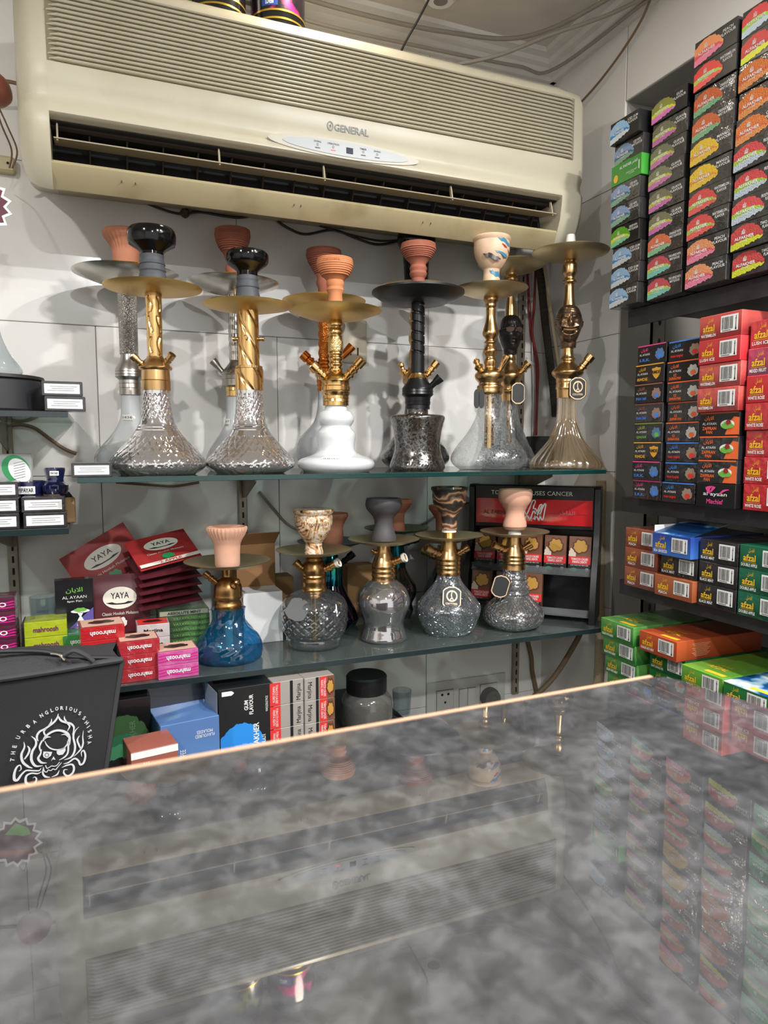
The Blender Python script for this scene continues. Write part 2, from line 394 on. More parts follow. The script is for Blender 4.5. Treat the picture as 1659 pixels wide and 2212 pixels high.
shelf('glass_shelf', -.75, -.055, 1.40, 1.75, 1.001, .012, 'small lower left glass shelf carrying silver boxes and blue bowls', m_gl_edge2)
def channel(x, z0, z1, label, arms):
    o = empty('wall_channel', (x, W - .003, z0), 0, label, 'shelf rail', 'slotted shelf rails')
    b = MB(); b.cbox(-.011, .011, -.012, 0, 0, z1 - z0, .002); b.build('rail', m_chan, o)
    b = MB()
    for k in range(int((z1 - z0) / .027)): b.box(-.0022, .0022, -.0127, -.0118, .008 + k * .027, .023 + k * .027)
    b.build('slots', m_slot, o)
    for za, depth in arms:
        b = MB(); b.prism([(-.012, za - z0 - .001), (-depth, za - z0 - .001), (-depth, za - z0 - .016), (-.06, za - z0 - .055), (-.012, za - z0 - .062)], -.0015, .0015, 'x'); b.build('bracket', m_chan, o)
channel(.333, .45, 1.12, 'slotted metal shelf rail behind the blue hookah', [(ZU - .011, .17), (ZL - .013, .27)])
channel(1.150, .40, 1.66, 'slotted metal shelf rail beside the right corner', [(ZU - .011, .17), (ZL - .013, .27)])
channel(-.185, .45, 1.25, 'slotted metal shelf rail at the left edge', [(1.214 - .012, .27), (1.001 - .013, .27)])
# bottom plinth under the shelves
pl = empty('wooden_plinth', (.2, 1.45, 0), 0, 'dark low cabinet under the shelves holding jars and cartons', 'cabinet')
b = MB(); b.cbox(-.95, .47, -.33, .30, ZB - .02, ZB, .003); b.build('top_board', M('board_dark', (58, 56, 56), .5, var=(10, (44, 42, 42), .4, .7)), pl)
b = MB(); b.cbox(-.95, .46, -.30, .30, 0, ZB - .021, .003); b.build('body', M('board_dark2', (46, 44, 44), .6), pl)
# ================================================================ AIR CONDITIONER
m_ac = M('ac_plastic', (194, 187, 165), .38, var=(7, (180, 171, 146), .5, .82)); m_ac2 = M('ac_plastic_low', (176, 163, 128), .35, var=(12, (150, 134, 98), .5, .8))
m_outlet_shade = M('ac_outlet_shade', (12, 11, 11), .7); m_vane = M('ac_vane', (176, 164, 140), .45); m_ac_brown = M('ac_dark_brown', (50, 40, 36), .8)  # the dark brown serves the fins, outlet rim and clip marks
AX0, AX1 = -.115, 1.145; AB = W - .004
ac = empty('air_conditioner', ((AX0 + AX1) / 2, W - .003, 1.632), 0, 'large cream split air conditioner mounted high on the back wall', 'air conditioner'); ao = Vector((-(AX0 + AX1) / 2, -(W - .003), -1.632))
def T0(o): return Matrix.Translation(o)
up = [(AB, 2.022), (1.52, 2.022), (1.478, 2.016), (1.458, 2.000), (1.452, 1.985), (1.449, 1.84), (1.450, 1.806), (1.458, 1.790), (1.455, 1.775), (1.447, 1.764), (1.4475, 1.755), (1.455, 1.750), (AB, 1.748)]
full = up[:10] + [(1.449, 1.735), (1.455, 1.700), (1.475, 1.652), (1.500, 1.634), (1.57, 1.688), (AB, 1.708)]
low = [(AB, 1.740), (1.56, 1.735), (1.54, 1.678), (1.470, 1.678), (1.466, 1.672), (1.474, 1.658), (1.500, 1.636), (1.51, 1.638), (1.57, 1.688), (AB, 1.708)]
def loft(b, secs):
    n = len(secs[0][1]); base = len(b.v)
    for x, pr in secs:
        for y, z in pr: b.v.append(tuple(Vector((x, y, z)) + ao))
    for j in range(len(secs) - 1):
        for i in range(n):
            a, c = base + j * n + i, base + j * n + (i + 1) % n; b.face((a, a + n, c + n, c))
    b.face([base + i for i in range(n)]); b.face([base + (len(secs) - 1) * n + i for i in range(n)][::-1])
def inset(pr, d):
    return [(min(AB, y + d * (1 if y < AB - .005 else 0)), z - d * .55 if z > 1.9 else z + d * 1.0 * max(0, min(1, (1.735 - z) / .09))) for y, z in pr]
b = MB()
loft(b, [(AX0, inset(full, .055)), (AX0 + .004, inset(full, .036)), (AX0 + .014, inset(full, .016)), (AX0 + .03, inset(full, .004)), (AX0 + .055, full)])
loft(b, [(AX0 + .055, up), (AX1 - .085, up)])
loft(b, [(AX1 - .085, full), (AX1 - .03, inset(full, .004)), (AX1 - .014, inset(full, .016)), (AX1 - .004, inset(full, .036)), (AX1, inset(full, .055))])
b.build('body', m_ac, ac, 40)
b = MB(); loft(b, [(AX0 + .055, low), (AX1 - .085, low)]); b.build('lower_panel', m_ac2, ac, 30)
b = MB(); b.prism([(1.536, 1.6785), (1.557, 1.7365), (1.557, 1.7485), (1.470, 1.7485), (1.470, 1.7465), (1.548, 1.7465), (1.530, 1.6785)], AX0 + .055, AX1 - .085, 'x', T0(ao)); b.build('outlet_shade_sheet', m_outlet_shade, ac)  # near-black sheet lining the outlet, its shade put into the colour
N = 17
for k in range(N):                                           # front louvre slats
    z = 1.846 + k * (1.978 - 1.846) / (N - 1)
    x0 = AX0 + .052 + .0022 * ((N - 1 - k) % 3); x1 = AX1 - .052
    pr = [(1.4505, z - .0026), (1.4425, z - .0024), (1.4405, z - .0006), (1.4425, z + .0022), (1.4505, z + .0026)]
    b = MB(); n = len(pr); secs = []
    for x, q in ((x0, .0), (x0 + .02, 1), (x1 - .02, 1), (x1, 0)): secs.append((x, [(1.451 + (y - 1.451) * q, z + (zz - z) * (.3 + .7 * q)) for y, zz in pr]))
    loft(b, secs); b.build('louvre_slat', m_ac, ac)
b = MB(); b.box(AX0 + .055, AX1 - .055, 1.4488, 1.4492, 1.842, 1.982, T0(ao)); b.build('louvre_backing', M('ac_groove_shade', (126, 116, 92), .6), ac)  # darker cream puts the shade between the slats into the colour
for k in range(16):                                          # upright deflector fins inside the outlet
    x = AX0 + .12 + k * .068
    b = MB(); b.prism([(1.505, 1.744), (1.56, 1.744), (1.56, 1.692), (1.53, 1.70)], x, x + .003, 'x', T0(ao)); b.build('deflector_fin', m_ac_brown, ac)
b = MB(); b.box(AX0 + .055, AX1 - .085, 1.485, 1.50, 1.743, 1.749, T0(ao)); b.build('outlet_rim', m_ac_brown, ac)
b = MB(); b.prism([(1.462, 1.7165), (1.470, 1.7195), (1.520, 1.7255), (1.522, 1.7235), (1.470, 1.7165), (1.463, 1.7145)], AX0 + .06, AX1 - .09, 'x', T0(ao)); b.build('air_vane', m_vane, ac)
for x in (AX0 + .065, .245, .465, .77, AX1 - .1):
    b = MB(); b.prism([(1.465, 1.712), (1.47, 1.732), (1.475, 1.748), (1.48, 1.748), (1.475, 1.712)], x, x + .003, 'x', T0(ao)); b.build('vane_arm', m_vane, ac)
for x in (.06, .085, .40, .415, .70, .72):
    b = MB(); b.box(x, x + .0012, 1.4735, 1.476, 1.655, 1.672, T0(ao)); b.build('clip_mark', m_ac_brown, ac)
# badge and display oval
m_badge = M('badge_grey', (136, 139, 138), .5, 0); m_ovala = M('oval_cream', (184, 180, 164), .4); m_ovalb = M('oval_silver', (164, 168, 170), .45, .1)
m_ink = M('ink_grey', (96, 96, 98), .6); m_led = M('led_red', (255, 60, 50), .4, emit=((255, 40, 30), 2.5)); m_ir = M('ir_window', (28, 30, 52), .15)
def acp(x, z, y=1.448): return Vector((x, y, z)) + ao
RX = (PI / 2, 0, 0)
def place(me, name, x, z, w_, h_, y, par=ac, tilt=0.0):
    o = obj(name, me, par); o.matrix_local = Matrix.Translation(acp(x, z, y)) @ Matrix.Rotation(PI / 2 + tilt, 4, 'X') @ Matrix.Diagonal((w_, h_, 1, 1)); return o
place(text_data('GENERAL', m_badge, .02), 'logo_lettering', .521, 1.8165, .077, .0145, 1.4482)
def _sym(b):
    pts = [(.42 * math.cos(a), .5 * math.sin(a)) for a in [i * PI / 10 for i in range(21)]]; b.ribbon(pts, .16, 0, 2)
    b.ribbon([(.12, .32), (-.06, .02), (.08, -.02), (-.1, -.34)], [.03, .2, .2, .03], 0, 3)
place(data2d('logo_symbol', _sym, [m_badge]), 'logo_symbol', .4735, 1.8175, .014, .0165, 1.4482)
def ell(cx, cz, a, c, y0, y1, nm, mt, n=48):
    b = MB(); b.prism([(cx + a * math.cos(2 * PI * i / n), cz + c * math.sin(2 * PI * i / n)) for i in range(n)][::-1], y0, y1, 'y', T0(ao)); return b.build(nm, mt, ac)
ell(.508, 1.7735, .168, .0185, 1.4452, 1.47, 'display_surround', m_ovala); ell(.510, 1.7735, .140, .0140, 1.4440, 1.447, 'display_plate', m_ovalb)
for s, x in (('SWING', .444), ('OPERATION', .478), ('TIMER', .545), ('SWING', .577)):
    place(text_data(s, m_ink, .01), 'lettering', x, 1.7800, .0155 if len(s) < 6 else .026, .0038, 1.4434)
    b = MB(); b.ribbon([(.4 * math.cos(i * PI / 5), .5 * math.sin(i * PI / 5)) for i in range(11)], .14, 0, 2); place(b.mesh('icon', m_ink, None), 'icon', x, 1.7740, .0045, .0045, 1.4434)
    b = MB(); b.flat([(-.5, -.5), (.5, -.5), (.5, .5), (-.5, .5)]); place(b.mesh('indicator', m_led if s == 'OPERATION' else m_ink, None), 'indicator', x, 1.7675, .011, .0018, 1.4434)
b = MB(); b.cbox(.507, .522, 1.4430, 1.445, 1.766, 1.778, .001, T0(ao)); b.build('sensor_window', m_ir, ac)
# ================================================================ HOOKAHS
m_brass = M('brass', (204, 168, 118), .27, 1.0, var=(14, (184, 146, 96), .4, .8)); m_gold = M('gold_bright', (224, 184, 122), .2, 1.0)
m_goldk = M('gold_knurled', (224, 190, 128), .3, 1.0, bump=(420, .6, 'cell')); m_antique = M('brass_antique', (190, 150, 98), .3, 1.0, var=(30, (160, 120, 74), .35, .7))
m_trayb = M('tray_brass', (206, 190, 150), .42, 1.0); m_trayg = M('tray_gold', (220, 184, 114), .42, 1.0); m_trays = M('tray_silver', (196, 192, 184), .26, 1.0)
m_trayk = M('tray_black', (30, 30, 32), .38, .3); m_traygr = M('tray_green', (120, 138, 92), .34, .8); m_traybl = M('tray_blue', (92, 112, 128), .3, .8)
m_chrome = M('chrome', (196, 194, 192), .14, 1.0); m_steel = M('steel_brushed', (168, 164, 158), .3, 1.0); m_knurl = M('steel_knurled', (182, 178, 172), .3, 1.0, bump=(520, 1.0, 'cell'))
m_copper = M('copper_orange', (206, 120, 52), .25, 1.0); m_copperk = M('copper_knurled', (200, 118, 52), .32, 1.0, bump=(420, .7, 'cell'))
m_blk = M('black_anodised', (20, 20, 22), .3, .2); m_ceram = M('black_glaze', (12, 12, 13), .1, spec=.35); m_wrap = M('grey_rubber', (74, 77, 82), .6, bump=(60, .4))
m_terra = M('terracotta', (196, 130, 100), .8, bump=(60, .15), var=(20, (182, 114, 86), .4, .75)); m_terrar = M('terracotta_red', (164, 98, 76), .8, bump=(60, .15), var=(20, (148, 86, 66), .4, .75))
m_terrao = M('terracotta_orange', (212, 138, 92), .75, bump=(60, .15), var=(20, (200, 124, 82), .4, .75)); m_peach = M('clay_peach', (216, 168, 142), .8, bump=(60, .12), var=(20, (206, 154, 128), .4, .75))
m_slate = M('clay_slate', (72, 68, 70), .6, bump=(60, .12)); m_cream = M('clay_cream', (220, 190, 160), .5, var=(26, (206, 168, 134), .4, .7))
m_woodclay = M('clay_marbled', (200, 156, 108), .4, coat=.4); m_stripe = M('clay_striped', (188, 146, 108), .45, coat=.3)
def marble(mt, cols, scale, dist, wave=True):
    t = mt.node_tree; b_ = t.nodes['Principled BSDF']; tc = nd(t, 'ShaderNodeTexCoord'); n = nd(t, 'ShaderNodeTexWave' if wave else 'ShaderNodeTexNoise')
    n.inputs['Scale'].default_value = scale; n.inputs['Distortion'].default_value = dist
    if wave: n.bands_direction = 'Z'; n.inputs['Detail'].default_value = 3; n.inputs['Detail Scale'].default_value = 2
    t.links.new(tc.outputs['Object'], n.inputs['Vector']); rp = nd(t, 'ShaderNodeValToRGB'); e = rp.color_ramp.elements
    e[0].color = lin(cols[0][1]) + (1,); e[0].position = cols[0][0]; e[1].color = lin(cols[-1][1]) + (1,); e[1].position = cols[-1][0]
    for p, c in cols[1:-1]: k = e.new(p); k.color = lin(c) + (1,)
    t.links.new(n.outputs['Fac'], rp.inputs[0]); t.links.new(rp.outputs[0], b_.inputs['Base Color'])
marble(m_woodclay, [(.30, (34, 24, 22)), (.36, (150, 100, 60)), (.48, (206, 164, 116)), (.6, (236, 226, 208)), (.75, (176, 124, 72))], 22, 6, False)
marble(m_stripe, [(.1, (40, 34, 32)), (.35, (96, 74, 58)), (.55, (196, 154, 116)), (.8, (170, 122, 86)), (1, (64, 52, 48))], 9, 7)
m_whiteg = M('opal_glass', (216, 218, 218), .08, coat=.6); m_frost = GL('frosted_glass', (226, 230, 232), .12, haze=.55, hcol=(226, 229, 230))
m_silverg = M('silvered_cut_glass', (214, 212, 213), .06, .9, bump=(45, .06)); m_smokec = M('silvered_smoke', (190, 188, 190), .05, .9, bump=(30, .1))
m_crack1 = M('mercury_crackle', (204, 204, 206), .08, .9, bump=(110, .9, 'crack')); m_crack2 = M('mercury_crackle_blue', (186, 194, 202), .10, .88, bump=(170, 1.0, 'crack'))
m_clearc = GL('clear_crackle', (246, 248, 248), .03, crack=150, clo=.0, chi=.28); m_clear = GL('clear_glass', (232, 238, 240), .02); m_cutc = GL('clear_cut', (222, 228, 230), .03, haze=.03, f0=.22)
m_smoke = GL('smoke_glass', (158, 148, 138), .02, crack=90, clo=.02, chi=.4, haze=.12, hcol=(84, 76, 68), f0=.1); m_amber = GL('amber_glass', (255, 244, 226), .06, haze=.04, hcol=(240, 200, 150), f0=.22)
m_blue = GL('blue_glass', (84, 180, 222), .03, bump=(40, 1.0), haze=.12, hcol=(30, 140, 196), f0=.14); m_navy = GL('navy_glass', (30, 42, 90), .03, haze=.35, hcol=(20, 28, 66)); m_darkg = GL('dark_cut_glass', (110, 112, 116), .03, haze=.25, hcol=(60, 62, 66), f0=.15)
m_irid = M('iridescent_green', (38, 140, 96), .15, 1.0, var=(18, (20, 60, 130), .35, .65)); m_teal = M('teal_metal', (16, 78, 84), .2, .9)
m_rub = M('white_rubber', (226, 222, 212), .5); m_bronze = M('bronze_dark', (96, 78, 64), .32, .9, var=(60, (164, 132, 98), .45, .8)); m_bronzek = M('bronze_black', (46, 42, 41), .4, .75, var=(60, (84, 76, 70), .5, .9))
m_tag = M('tag_black', (26, 26, 28), .4); m_tagg = M('tag_grey', (72, 73, 74), .4); m_tagr = M('tag_gilt', (222, 190, 150), .35, .4); m_paper = M('paper_white', (234, 232, 226), .7); m_pen = M('pen_ink', (70, 72, 92), .7)
m_string = M('string_dark', (40, 36, 34), .8)
def cut(nd_, kz, amp, zlo=None, zhi=None):
    def f(a, z, r, t):
        if zlo is not None and not (zlo < t < zhi): return r
        p = a * nd_ / (2 * PI); q = z * kz
        d = min(abs(math.sin(PI * (p + q))), abs(math.sin(PI * (p - q))))
        return r - amp * (1 - min(1, d * 2.2))
    return f
def flute(n, amp, pw=1):
    return lambda a, z, r, t: r - amp * abs(math.sin(a * n / 2)) ** pw
class HK:
    def __init__(s, label, u, y, zg, vb, group):
        p = onZ(u, 0, zg) if False else onY(u, vb, y); s.x, s.y, s.zg = p.x, y, zg
        s.o = empty('hookah', (p.x, y, zg), 0, label, 'hookah', group); s.k = 0; s.zt = None; s.vb = vb
        s.z0 = s.vz(vb); s.zt = s.vz(vb - 520)
    def vz(s, v):
        q0 = Vector((s.x, s.y, 0)) - CAM; a = q0.dot(FW); b_ = q0.dot(UP); c = (CY - v) / FPX
        return (c * a - b_) / (UP.z - c * FW.z)
    def rz(s, v, hw):
        z = s.vz(v); p = Vector((s.x, s.y, z)); r = hw * mpp(p)
        z2 = s.zt - (s.zt - z) * (s.zt - s.zg) / (s.zt - s.z0)
        return r, z2 - s.zg
    def part(s, name, mt, prof, n=40, rf=None, rows=0, cap=True, smooth=True, sharp=35, parent=None, mi=None):
        b = MB(); b.lathe([s.rz(v, h) for v, h in prof], n, rf=rf, rows=rows, cap=cap, smooth=smooth); return b.build(name, mt, parent or s.o, sharp)
    def bowl(s, mt, prof, inner=.84, depth=14, rf=None, n=48, rows=0, solid=False):
        v0, h0 = prof[0]
        head = [(v0 + .5, 0), (v0, h0 * .7)] if solid else [(v0 + depth, 0), (v0 + depth - 2, h0 * inner * .7), (v0 + 4, h0 * inner), (v0 + .4, h0 * (inner + .05))]
        return s.part('bowl', mt, head + prof + [(prof[-1][0], 0)], n, rf, rows, smooth=False)
    def tray(s, mt, vc, hw, dep, lip=1.2):
        d = dep
        return s.part('tray', mt, [(vc + d - 1.6, 0), (vc + d - 2, hw * .3), (vc + d * .72 - 1.6, hw * .62), (vc - lip, hw * .985), (vc - lip * .9, hw), (vc + .6, hw * .99), (vc + d * .72, hw * .62), (vc + d, hw * .28), (vc + d, 0)], 64, sharp=50)
    def port(s, mt, v, side, r0, ln, hw, elev=45, az=0, kind='port', tip=None):
        r1, z = s.rz(v, r0); k = mpp((s.x, s.y, s.zg + z)); ln *= k; hw *= k
        az = math.radians(az); e = math.radians(elev)
        hd = (RT * side * math.cos(az) - Vector((FW.x, FW.y, 0)).normalized() * math.sin(az))
        d = (hd * math.cos(e) + Vector((0, 0, 1)) * math.sin(e)).normalized()
        T = Matrix.Translation(hd * r1 + Vector((0, 0, z))) @ d.to_track_quat('Z', 'Y').to_matrix().to_4x4()
        P = {'port': [(.72, 0), (.72, .25), (.95, .28), (.95, .36), (.75, .4), (.8, .62), (1, .66), (1, 1), (.7, 1), (.62, .8), (0, .8)],
             'flare': [(.6, 0), (.66, .5), (.8, .6), (1.0, .95), (1.0, 1), (.8, 1), (.6, .75), (0, .75)],
             'plug': [(.7, 0), (.7, .15), (1.0, .3), (1.0, .45), (.55, .55), (.5, .65), (.75, .75), (.72, .9), (.35, .95), (.42, 1), (0, 1.02)],
             'ring': [(.7, 0), (.7, .2), (.95, .22), (.95, .32), (.72, .34), (.72, .42), (.95, .44), (.95, .54), (.72, .56), (.72, .64), (1, .68), (1, 1), (.6, 1), (.55, .85), (0, .85)]}[kind]
        b = MB(); b.lathe([(r * hw, t * ln) for r, t in P], 20, T); o = b.build('hose_port' if kind != 'plug' else 'purge_valve', mt, s.o)
        if tip:
            b = MB(); b.lathe([(.8 * hw, .86 * ln), (1.12 * hw, .88 * ln), (1.15 * hw, 1.05 * ln), (.75 * hw, 1.05 * ln), (.7 * hw, .9 * ln), (0, .9 * ln)], 20, T); b.build('rubber_grommet', tip, o)
        return o
    def tagplate(s, v, hwpx, hpx, du=0, tilt=0.0, roll=0.0, mt=None, out=None, emblem=True, vtop=None, border=True):
        """octagonal hang tag facing the camera, hung in front of the body at radius `out` px"""
        r, z = s.rz(v, out); k = mpp((s.x, s.y, s.zg + z))
        fwd = Vector((FW.x, FW.y, 0)).normalized(); pos = -fwd * r + RT * du * k + Vector((0, 0, z))
        T = Matrix.Translation(pos) @ Matrix.Rotation(-PSI, 4, 'Z') @ Matrix.Rotation(tilt, 4, 'X') @ Matrix.Rotation(roll, 4, 'Y')
        a, c = hwpx * k, hpx * k
        oct_ = [(-1, -.62), (-.8, -.8), (-.35, -1), (.35, -1), (.8, -.8), (1, -.62), (1, .62), (.8, .8), (.35, 1), (-.35, 1), (-.8, .8), (-1, .62)]
        b = MB(); b.prism([(x * a, q * c) for x, q in oct_][::-1], -.0006, .0006, 'y', T); o = b.build('hang_tag', mt or m_tag, s.o)
        def sub(fn, mats, nm):
            b2 = MB(); fn(b2); b2.v = [tuple(T @ Vector((x * a, -.0009, y * c))) for x, y, _ in b2.v]; return b2.build(nm, mats, o, None)
        if border: sub(lambda q: q.ribbon([(x * .9, y * .92) for x, y in oct_ + oct_[:1]], .09, 0, 0), m_tagr, 'tag_border')
        if emblem:
            def em(q):
                q.ribbon([(.52 * math.cos(i * PI / 12), .15 + .44 * math.sin(i * PI / 12)) for i in range(25)], .13, 0, 1)
                q.ribbon([(0, .5), (-.06, .2), (.0, .02), (-.16, -.16)], [.08, .1, .08, .1], 0, 3); q.ribbon([(0, .02), (.16, -.16)], .09, 0, 0)
                V, F, _ = tmesh('COCOTREK', .015); q.add([(x * 1.25, y * .17 - .52, 0) for x, y in V], F)
            sub(em, m_tagr, 'tag_emblem')
        b = MB(); top = T @ Vector((0, -.001, c * .9)); rr, zz = s.rz(vtop if vtop else v - hpx - 22, out - 4)
        b.tube([top, -fwd * rr + RT * du * k * .6 + Vector((0, 0, zz))], .0005, 5); b.build('string', m_string, o)
        return o
    def sticker(s, v, hwpx, hpx, prof_r, du=0, lines=('1436', 'GENERVI')):
        """small curved paper price label stuck to the glass"""
        r, z = s.rz(v, prof_r); k = mpp((s.x, s.y, s.zg + z)); fwd = Vector((FW.x, FW.y, 0)).normalized()
        a0 = math.asin(max(-1, min(1, du * k / r))); da = hwpx * k / r; n = 8; vs = []
        def P(t, q, e): an = a0 + t * da; return (-fwd * math.cos(an) + RT * math.sin(an)) * (r + e) + Vector((0, 0, z + q * hpx * k))
        for i in range(n + 1): vs += [P(-1 + 2 * i / n, -1, .0012), P(-1 + 2 * i / n, 1, .0012)]
        b = MB(); b.add(vs, [(2 * i, 2 * i + 2, 2 * i + 3, 2 * i + 1) for i in range(n)]); o = b.build('price_sticker', m_paper, s.o, None)
        for j, l in enumerate(lines):
            V, F, _ = tmesh(l); b = MB(); b.add([P(x * 1.6, .42 - .85 * j + y * .5, .0018) for x, y in V], F); b.build('handwriting', m_pen, o, None)
def curved(h, v, hwpx, hpx, prof_r, s, mt, du=0, drop=0.0):
    bo = [c for c in h.o.children if c.name.startswith('bowl') and 'grommet' not in c.name and 'adapter' not in c.name][0]
    r, z = h.rz(v, prof_r); k = mpp((h.x, h.y, h.zg + z)); fwd = Vector((FW.x, FW.y, 0)).normalized(); V, F, _ = tmesh(s, .01); b = MB(); a0 = math.asin(max(-1, min(1, du * k / r)))
    b.add([(-fwd * math.cos(a0 + x * 2 * hwpx * k / r) + RT * math.sin(a0 + x * 2 * hwpx * k / r)) * (r + .0010 + drop * y) + Vector((0, 0, z + y * 2 * hpx * k)) for x, y in V], F); b.build('stamped_lettering', mt, bo, None)
def ribs(prof, every, amp):
    """add small turned beads along a straight profile"""
    out = []
    for (v0, h0), (v1, h1) in zip(prof, prof[1:]):
        n = max(1, int((v1 - v0) / every))
        for i in range(n):
            t = i / n; v = v0 + (v1 - v0) * t; h = h0 + (h1 - h0) * t; e = (v1 - v0) / n
            out += [(v, h), (v + e * .3, h + amp), (v + e * .6, h + amp), (v + e * .85, h)]
    return out + [prof[-1]]
UPG, LOG = 'tall hookahs on the upper glass shelf', 'short hookahs on the lower glass shelf'
YFr, YBk = 1.452, 1.640
# ---- back row, upper
h = HK('hookah with frosted white base and knurled silver stem behind the leftmost gold hookah', 287, YBk, ZU, 1008, UPG)
h.part('glass_base', m_frost, [(846, 20), (870, 20), (889, 21), (905, 26), (921, 35), (937, 47), (950, 59), (968, 73), (980, 77), (992, 76), (1003, 72), (1008, 66)], 48, rows=40)
h.part('heart', m_steel, [(760, 17), (770, 18), (778, 21), (791, 29), (797, 30), (798, 29), (803, 30), (804, 29), (808, 30), (814, 23), (815, 22), (822, 22.5), (823, 21.5), (831, 22.5), (832, 21.5), (846, 22.5)], 48, sharp=30)
h.part('stem', m_knurl, [(612, 19), (632, 20), (760, 19)], 48); h.tray(m_trays, 590, 110, 22)
h.bowl(m_terra, [(500, 46), (508, 47), (516, 43), (528, 34), (540, 28), (560, 27), (598, 27)], rf=lambda a, z, r, t: r * (1 - (.035 * abs(math.sin(a * 14)) if .32 < t < .55 else 0)), n=112, rows=30)
h.port(m_steel, 792, 1, 22, 26, 8, 42); h.sticker(898, 12, 10, 22.5, 0, ('1436', 'GENERVI'))
h = HK('hookah with white frosted base and silver tray behind the second hookah', 512, YBk, ZU, 1004, UPG)
h.part('glass_base', m_frost, [(848, 19), (870, 20), (890, 21), (908, 25), (925, 34), (945, 48), (965, 60), (980, 65), (993, 64), (1004, 56)], 48, rows=36); h.sticker(905, 7, 9, 25, -14, ('167', '58V'))
h.part('heart', m_steel, [(772, 11), (777, 12), (786, 19), (797, 28), (803, 29), (804, 28), (812, 29), (813, 28), (826, 28), (829, 21)], 48, sharp=30); h.part('collar', m_gold, [(829, 20), (836, 21), (837, 20), (848, 21)], 40)
h.part('stem', m_chrome, ribs([(628, 12), (700, 12), (772, 12)], 18, .8), 32); h.tray(m_trays, 610, 98, 20); h.port(m_steel, 800, -1, 24, 36, 9, 50, 0, 'flare')
h.bowl(m_terrar, ribs([(497, 37), (508, 38), (520, 35), (532, 30), (544, 22)], 3.2, .7) + [(556, 17), (568, 15), (580, 17), (590, 14), (622, 14)]); curved(h, 508, 24, 3.2, 38.5, 'COCOYAYA', M('clay_stamp', (132, 70, 52), .8))
h = HK('hookah with copper stem and frosted base behind the white lobed hookah', 703, YBk, ZU, 1003, UPG)
h.part('glass_base', m_frost, [(838, 15), (870, 16), (897, 22), (915, 34), (937, 55), (955, 62), (970, 62), (988, 58), (1003, 50)], 48, rows=36)
h.part('stem', m_copperk, [(664, 13)] + ribs([(690, 12), (768, 12)], 16, 1.6), 36); h.part('heart', m_copper, ribs([(768, 13), (790, 17), (812, 17), (838, 15)], 7, .9), 40); h.tray(m_trayg, 648, 90, 15)
h.port(m_copper, 790, -1, 15, 44, 11, 44, 0, 'ring'); h.port(m_copper, 790, 1, 15, 66, 10, 47, 0, 'flare')
h.bowl(m_terrar, ribs([(540, 37), (550, 38), (562, 34), (577, 26), (590, 18)], 3.2, .7) + [(600, 15), (610, 17), (620, 13), (655, 13)])
h = HK('hookah with glossy black glass bowl standing behind the black spiral hookah', 897, 1.615, ZU, 1006, UPG)
h.part('glass_base', m_darkg, [(868, 22), (895, 26), (920, 36), (945, 52), (963, 66), (979, 74), (990, 72), (1000, 62), (1006, 54)], 96, rf=cut(14, 38, .0016), rows=48)
h.part('heart', m_brass, [(790, 16), (800, 20), (812, 28), (822, 28), (832, 22), (868, 22)], 40); h.part('stem', m_brass, ribs([(630, 11), (790, 12)], 34, 4), 32); h.tray(m_trayb, 622, 80, 9)
h.port(m_gold, 812, -1, 22, 34, 9, 70, 0, 'plug'); h.port(m_gold, 812, 1, 20, 42, 9, 52, 0, 'ring')
h.bowl(m_ceram, [(503, 38), (508, 41), (520, 42), (530, 40), (540, 34), (550, 29), (562, 28), (600, 26), (628, 26)], rf=lambda a, z, r, t: r - (.0012 * abs(math.sin(a * 9 + z * 260)) if t > .55 else 0), n=96, rows=40)
h = HK('hookah with black bearded head in sunglasses and cut clear base in the corner', 1098, YBk, ZU, 1003, UPG); HBACK = h
h.part('glass_base', m_cutc, [(862, 17), (885, 19), (905, 23), (925, 30), (945, 39), (965, 50), (980, 58), (990, 60), (1003, 54)], 96, rf=cut(14, 40, .0016), rows=44)
h.part('down_tube', m_brass, [(862, 6.5), (950, 6.5)], 20)
h.part('heart', m_brass, [(761, 9), (770, 11), (774, 13), (777, 11), (783, 13), (790, 17), (799, 22), (806, 28), (813, 28), (820, 24), (828, 19), (838, 18), (842, 20), (848, 18), (863, 17)], 40, rows=60)
h.part('stem', m_brass, [(585, 9), (588, 12), (594, 11), (600, 15), (606, 15), (609, 10), (618, 8), (640, 9), (660, 11), (682, 13)], 36, rows=50)
h.tray(m_trayb, 572, 73, 18); h.part('bowl_adapter', m_rub, [(539, 7), (541, 9), (573, 11), (586, 11)], 24); h.port(m_gold, 803, 1, 22, 32, 10, 48, 20, 'port', m_rub)
h.tagplate(848, 14.5, 23, du=13, out=30, emblem=False)
# ---- front row, upper
cutb = cut(16, 34, .0022, .12, .34); cutl = cut(18, 26, .0030, .52, .90)
def cutting(a, z, r, t):
    if .04 < t < .30: return cut(16, 60, .0013)(a, z, r, t)
    if .485 < t < .86: return cut(26, 44, .0018)(a, z, r, t)
    if t >= .86: return r - (.0016 if abs(math.sin(a * 13)) < .12 else 0)
    if abs(t - .36) < .008 or abs(t - .40) < .008: return r + .0012
    return r
h = HK('leftmost tall hookah with black glazed bowl, gold stem and silver cut base', 343, YFr, ZU, 1022, UPG)
h.part('glass_base', m_silverg, [(842, 28), (862, 29), (889, 32), (915, 38), (933, 49), (948, 61), (962, 74), (978, 89), (990, 98), (1000, 101), (1010, 95), (1022, 76)], 200, rf=cutting, rows=90, sharp=25)
h.part('heart', m_brass, [(769, 17), (772, 18), (778, 22), (791, 34), (794, 35), (797, 34), (799, 29), (820, 30), (821, 29), (822, 30), (842, 30)], 48, sharp=30)
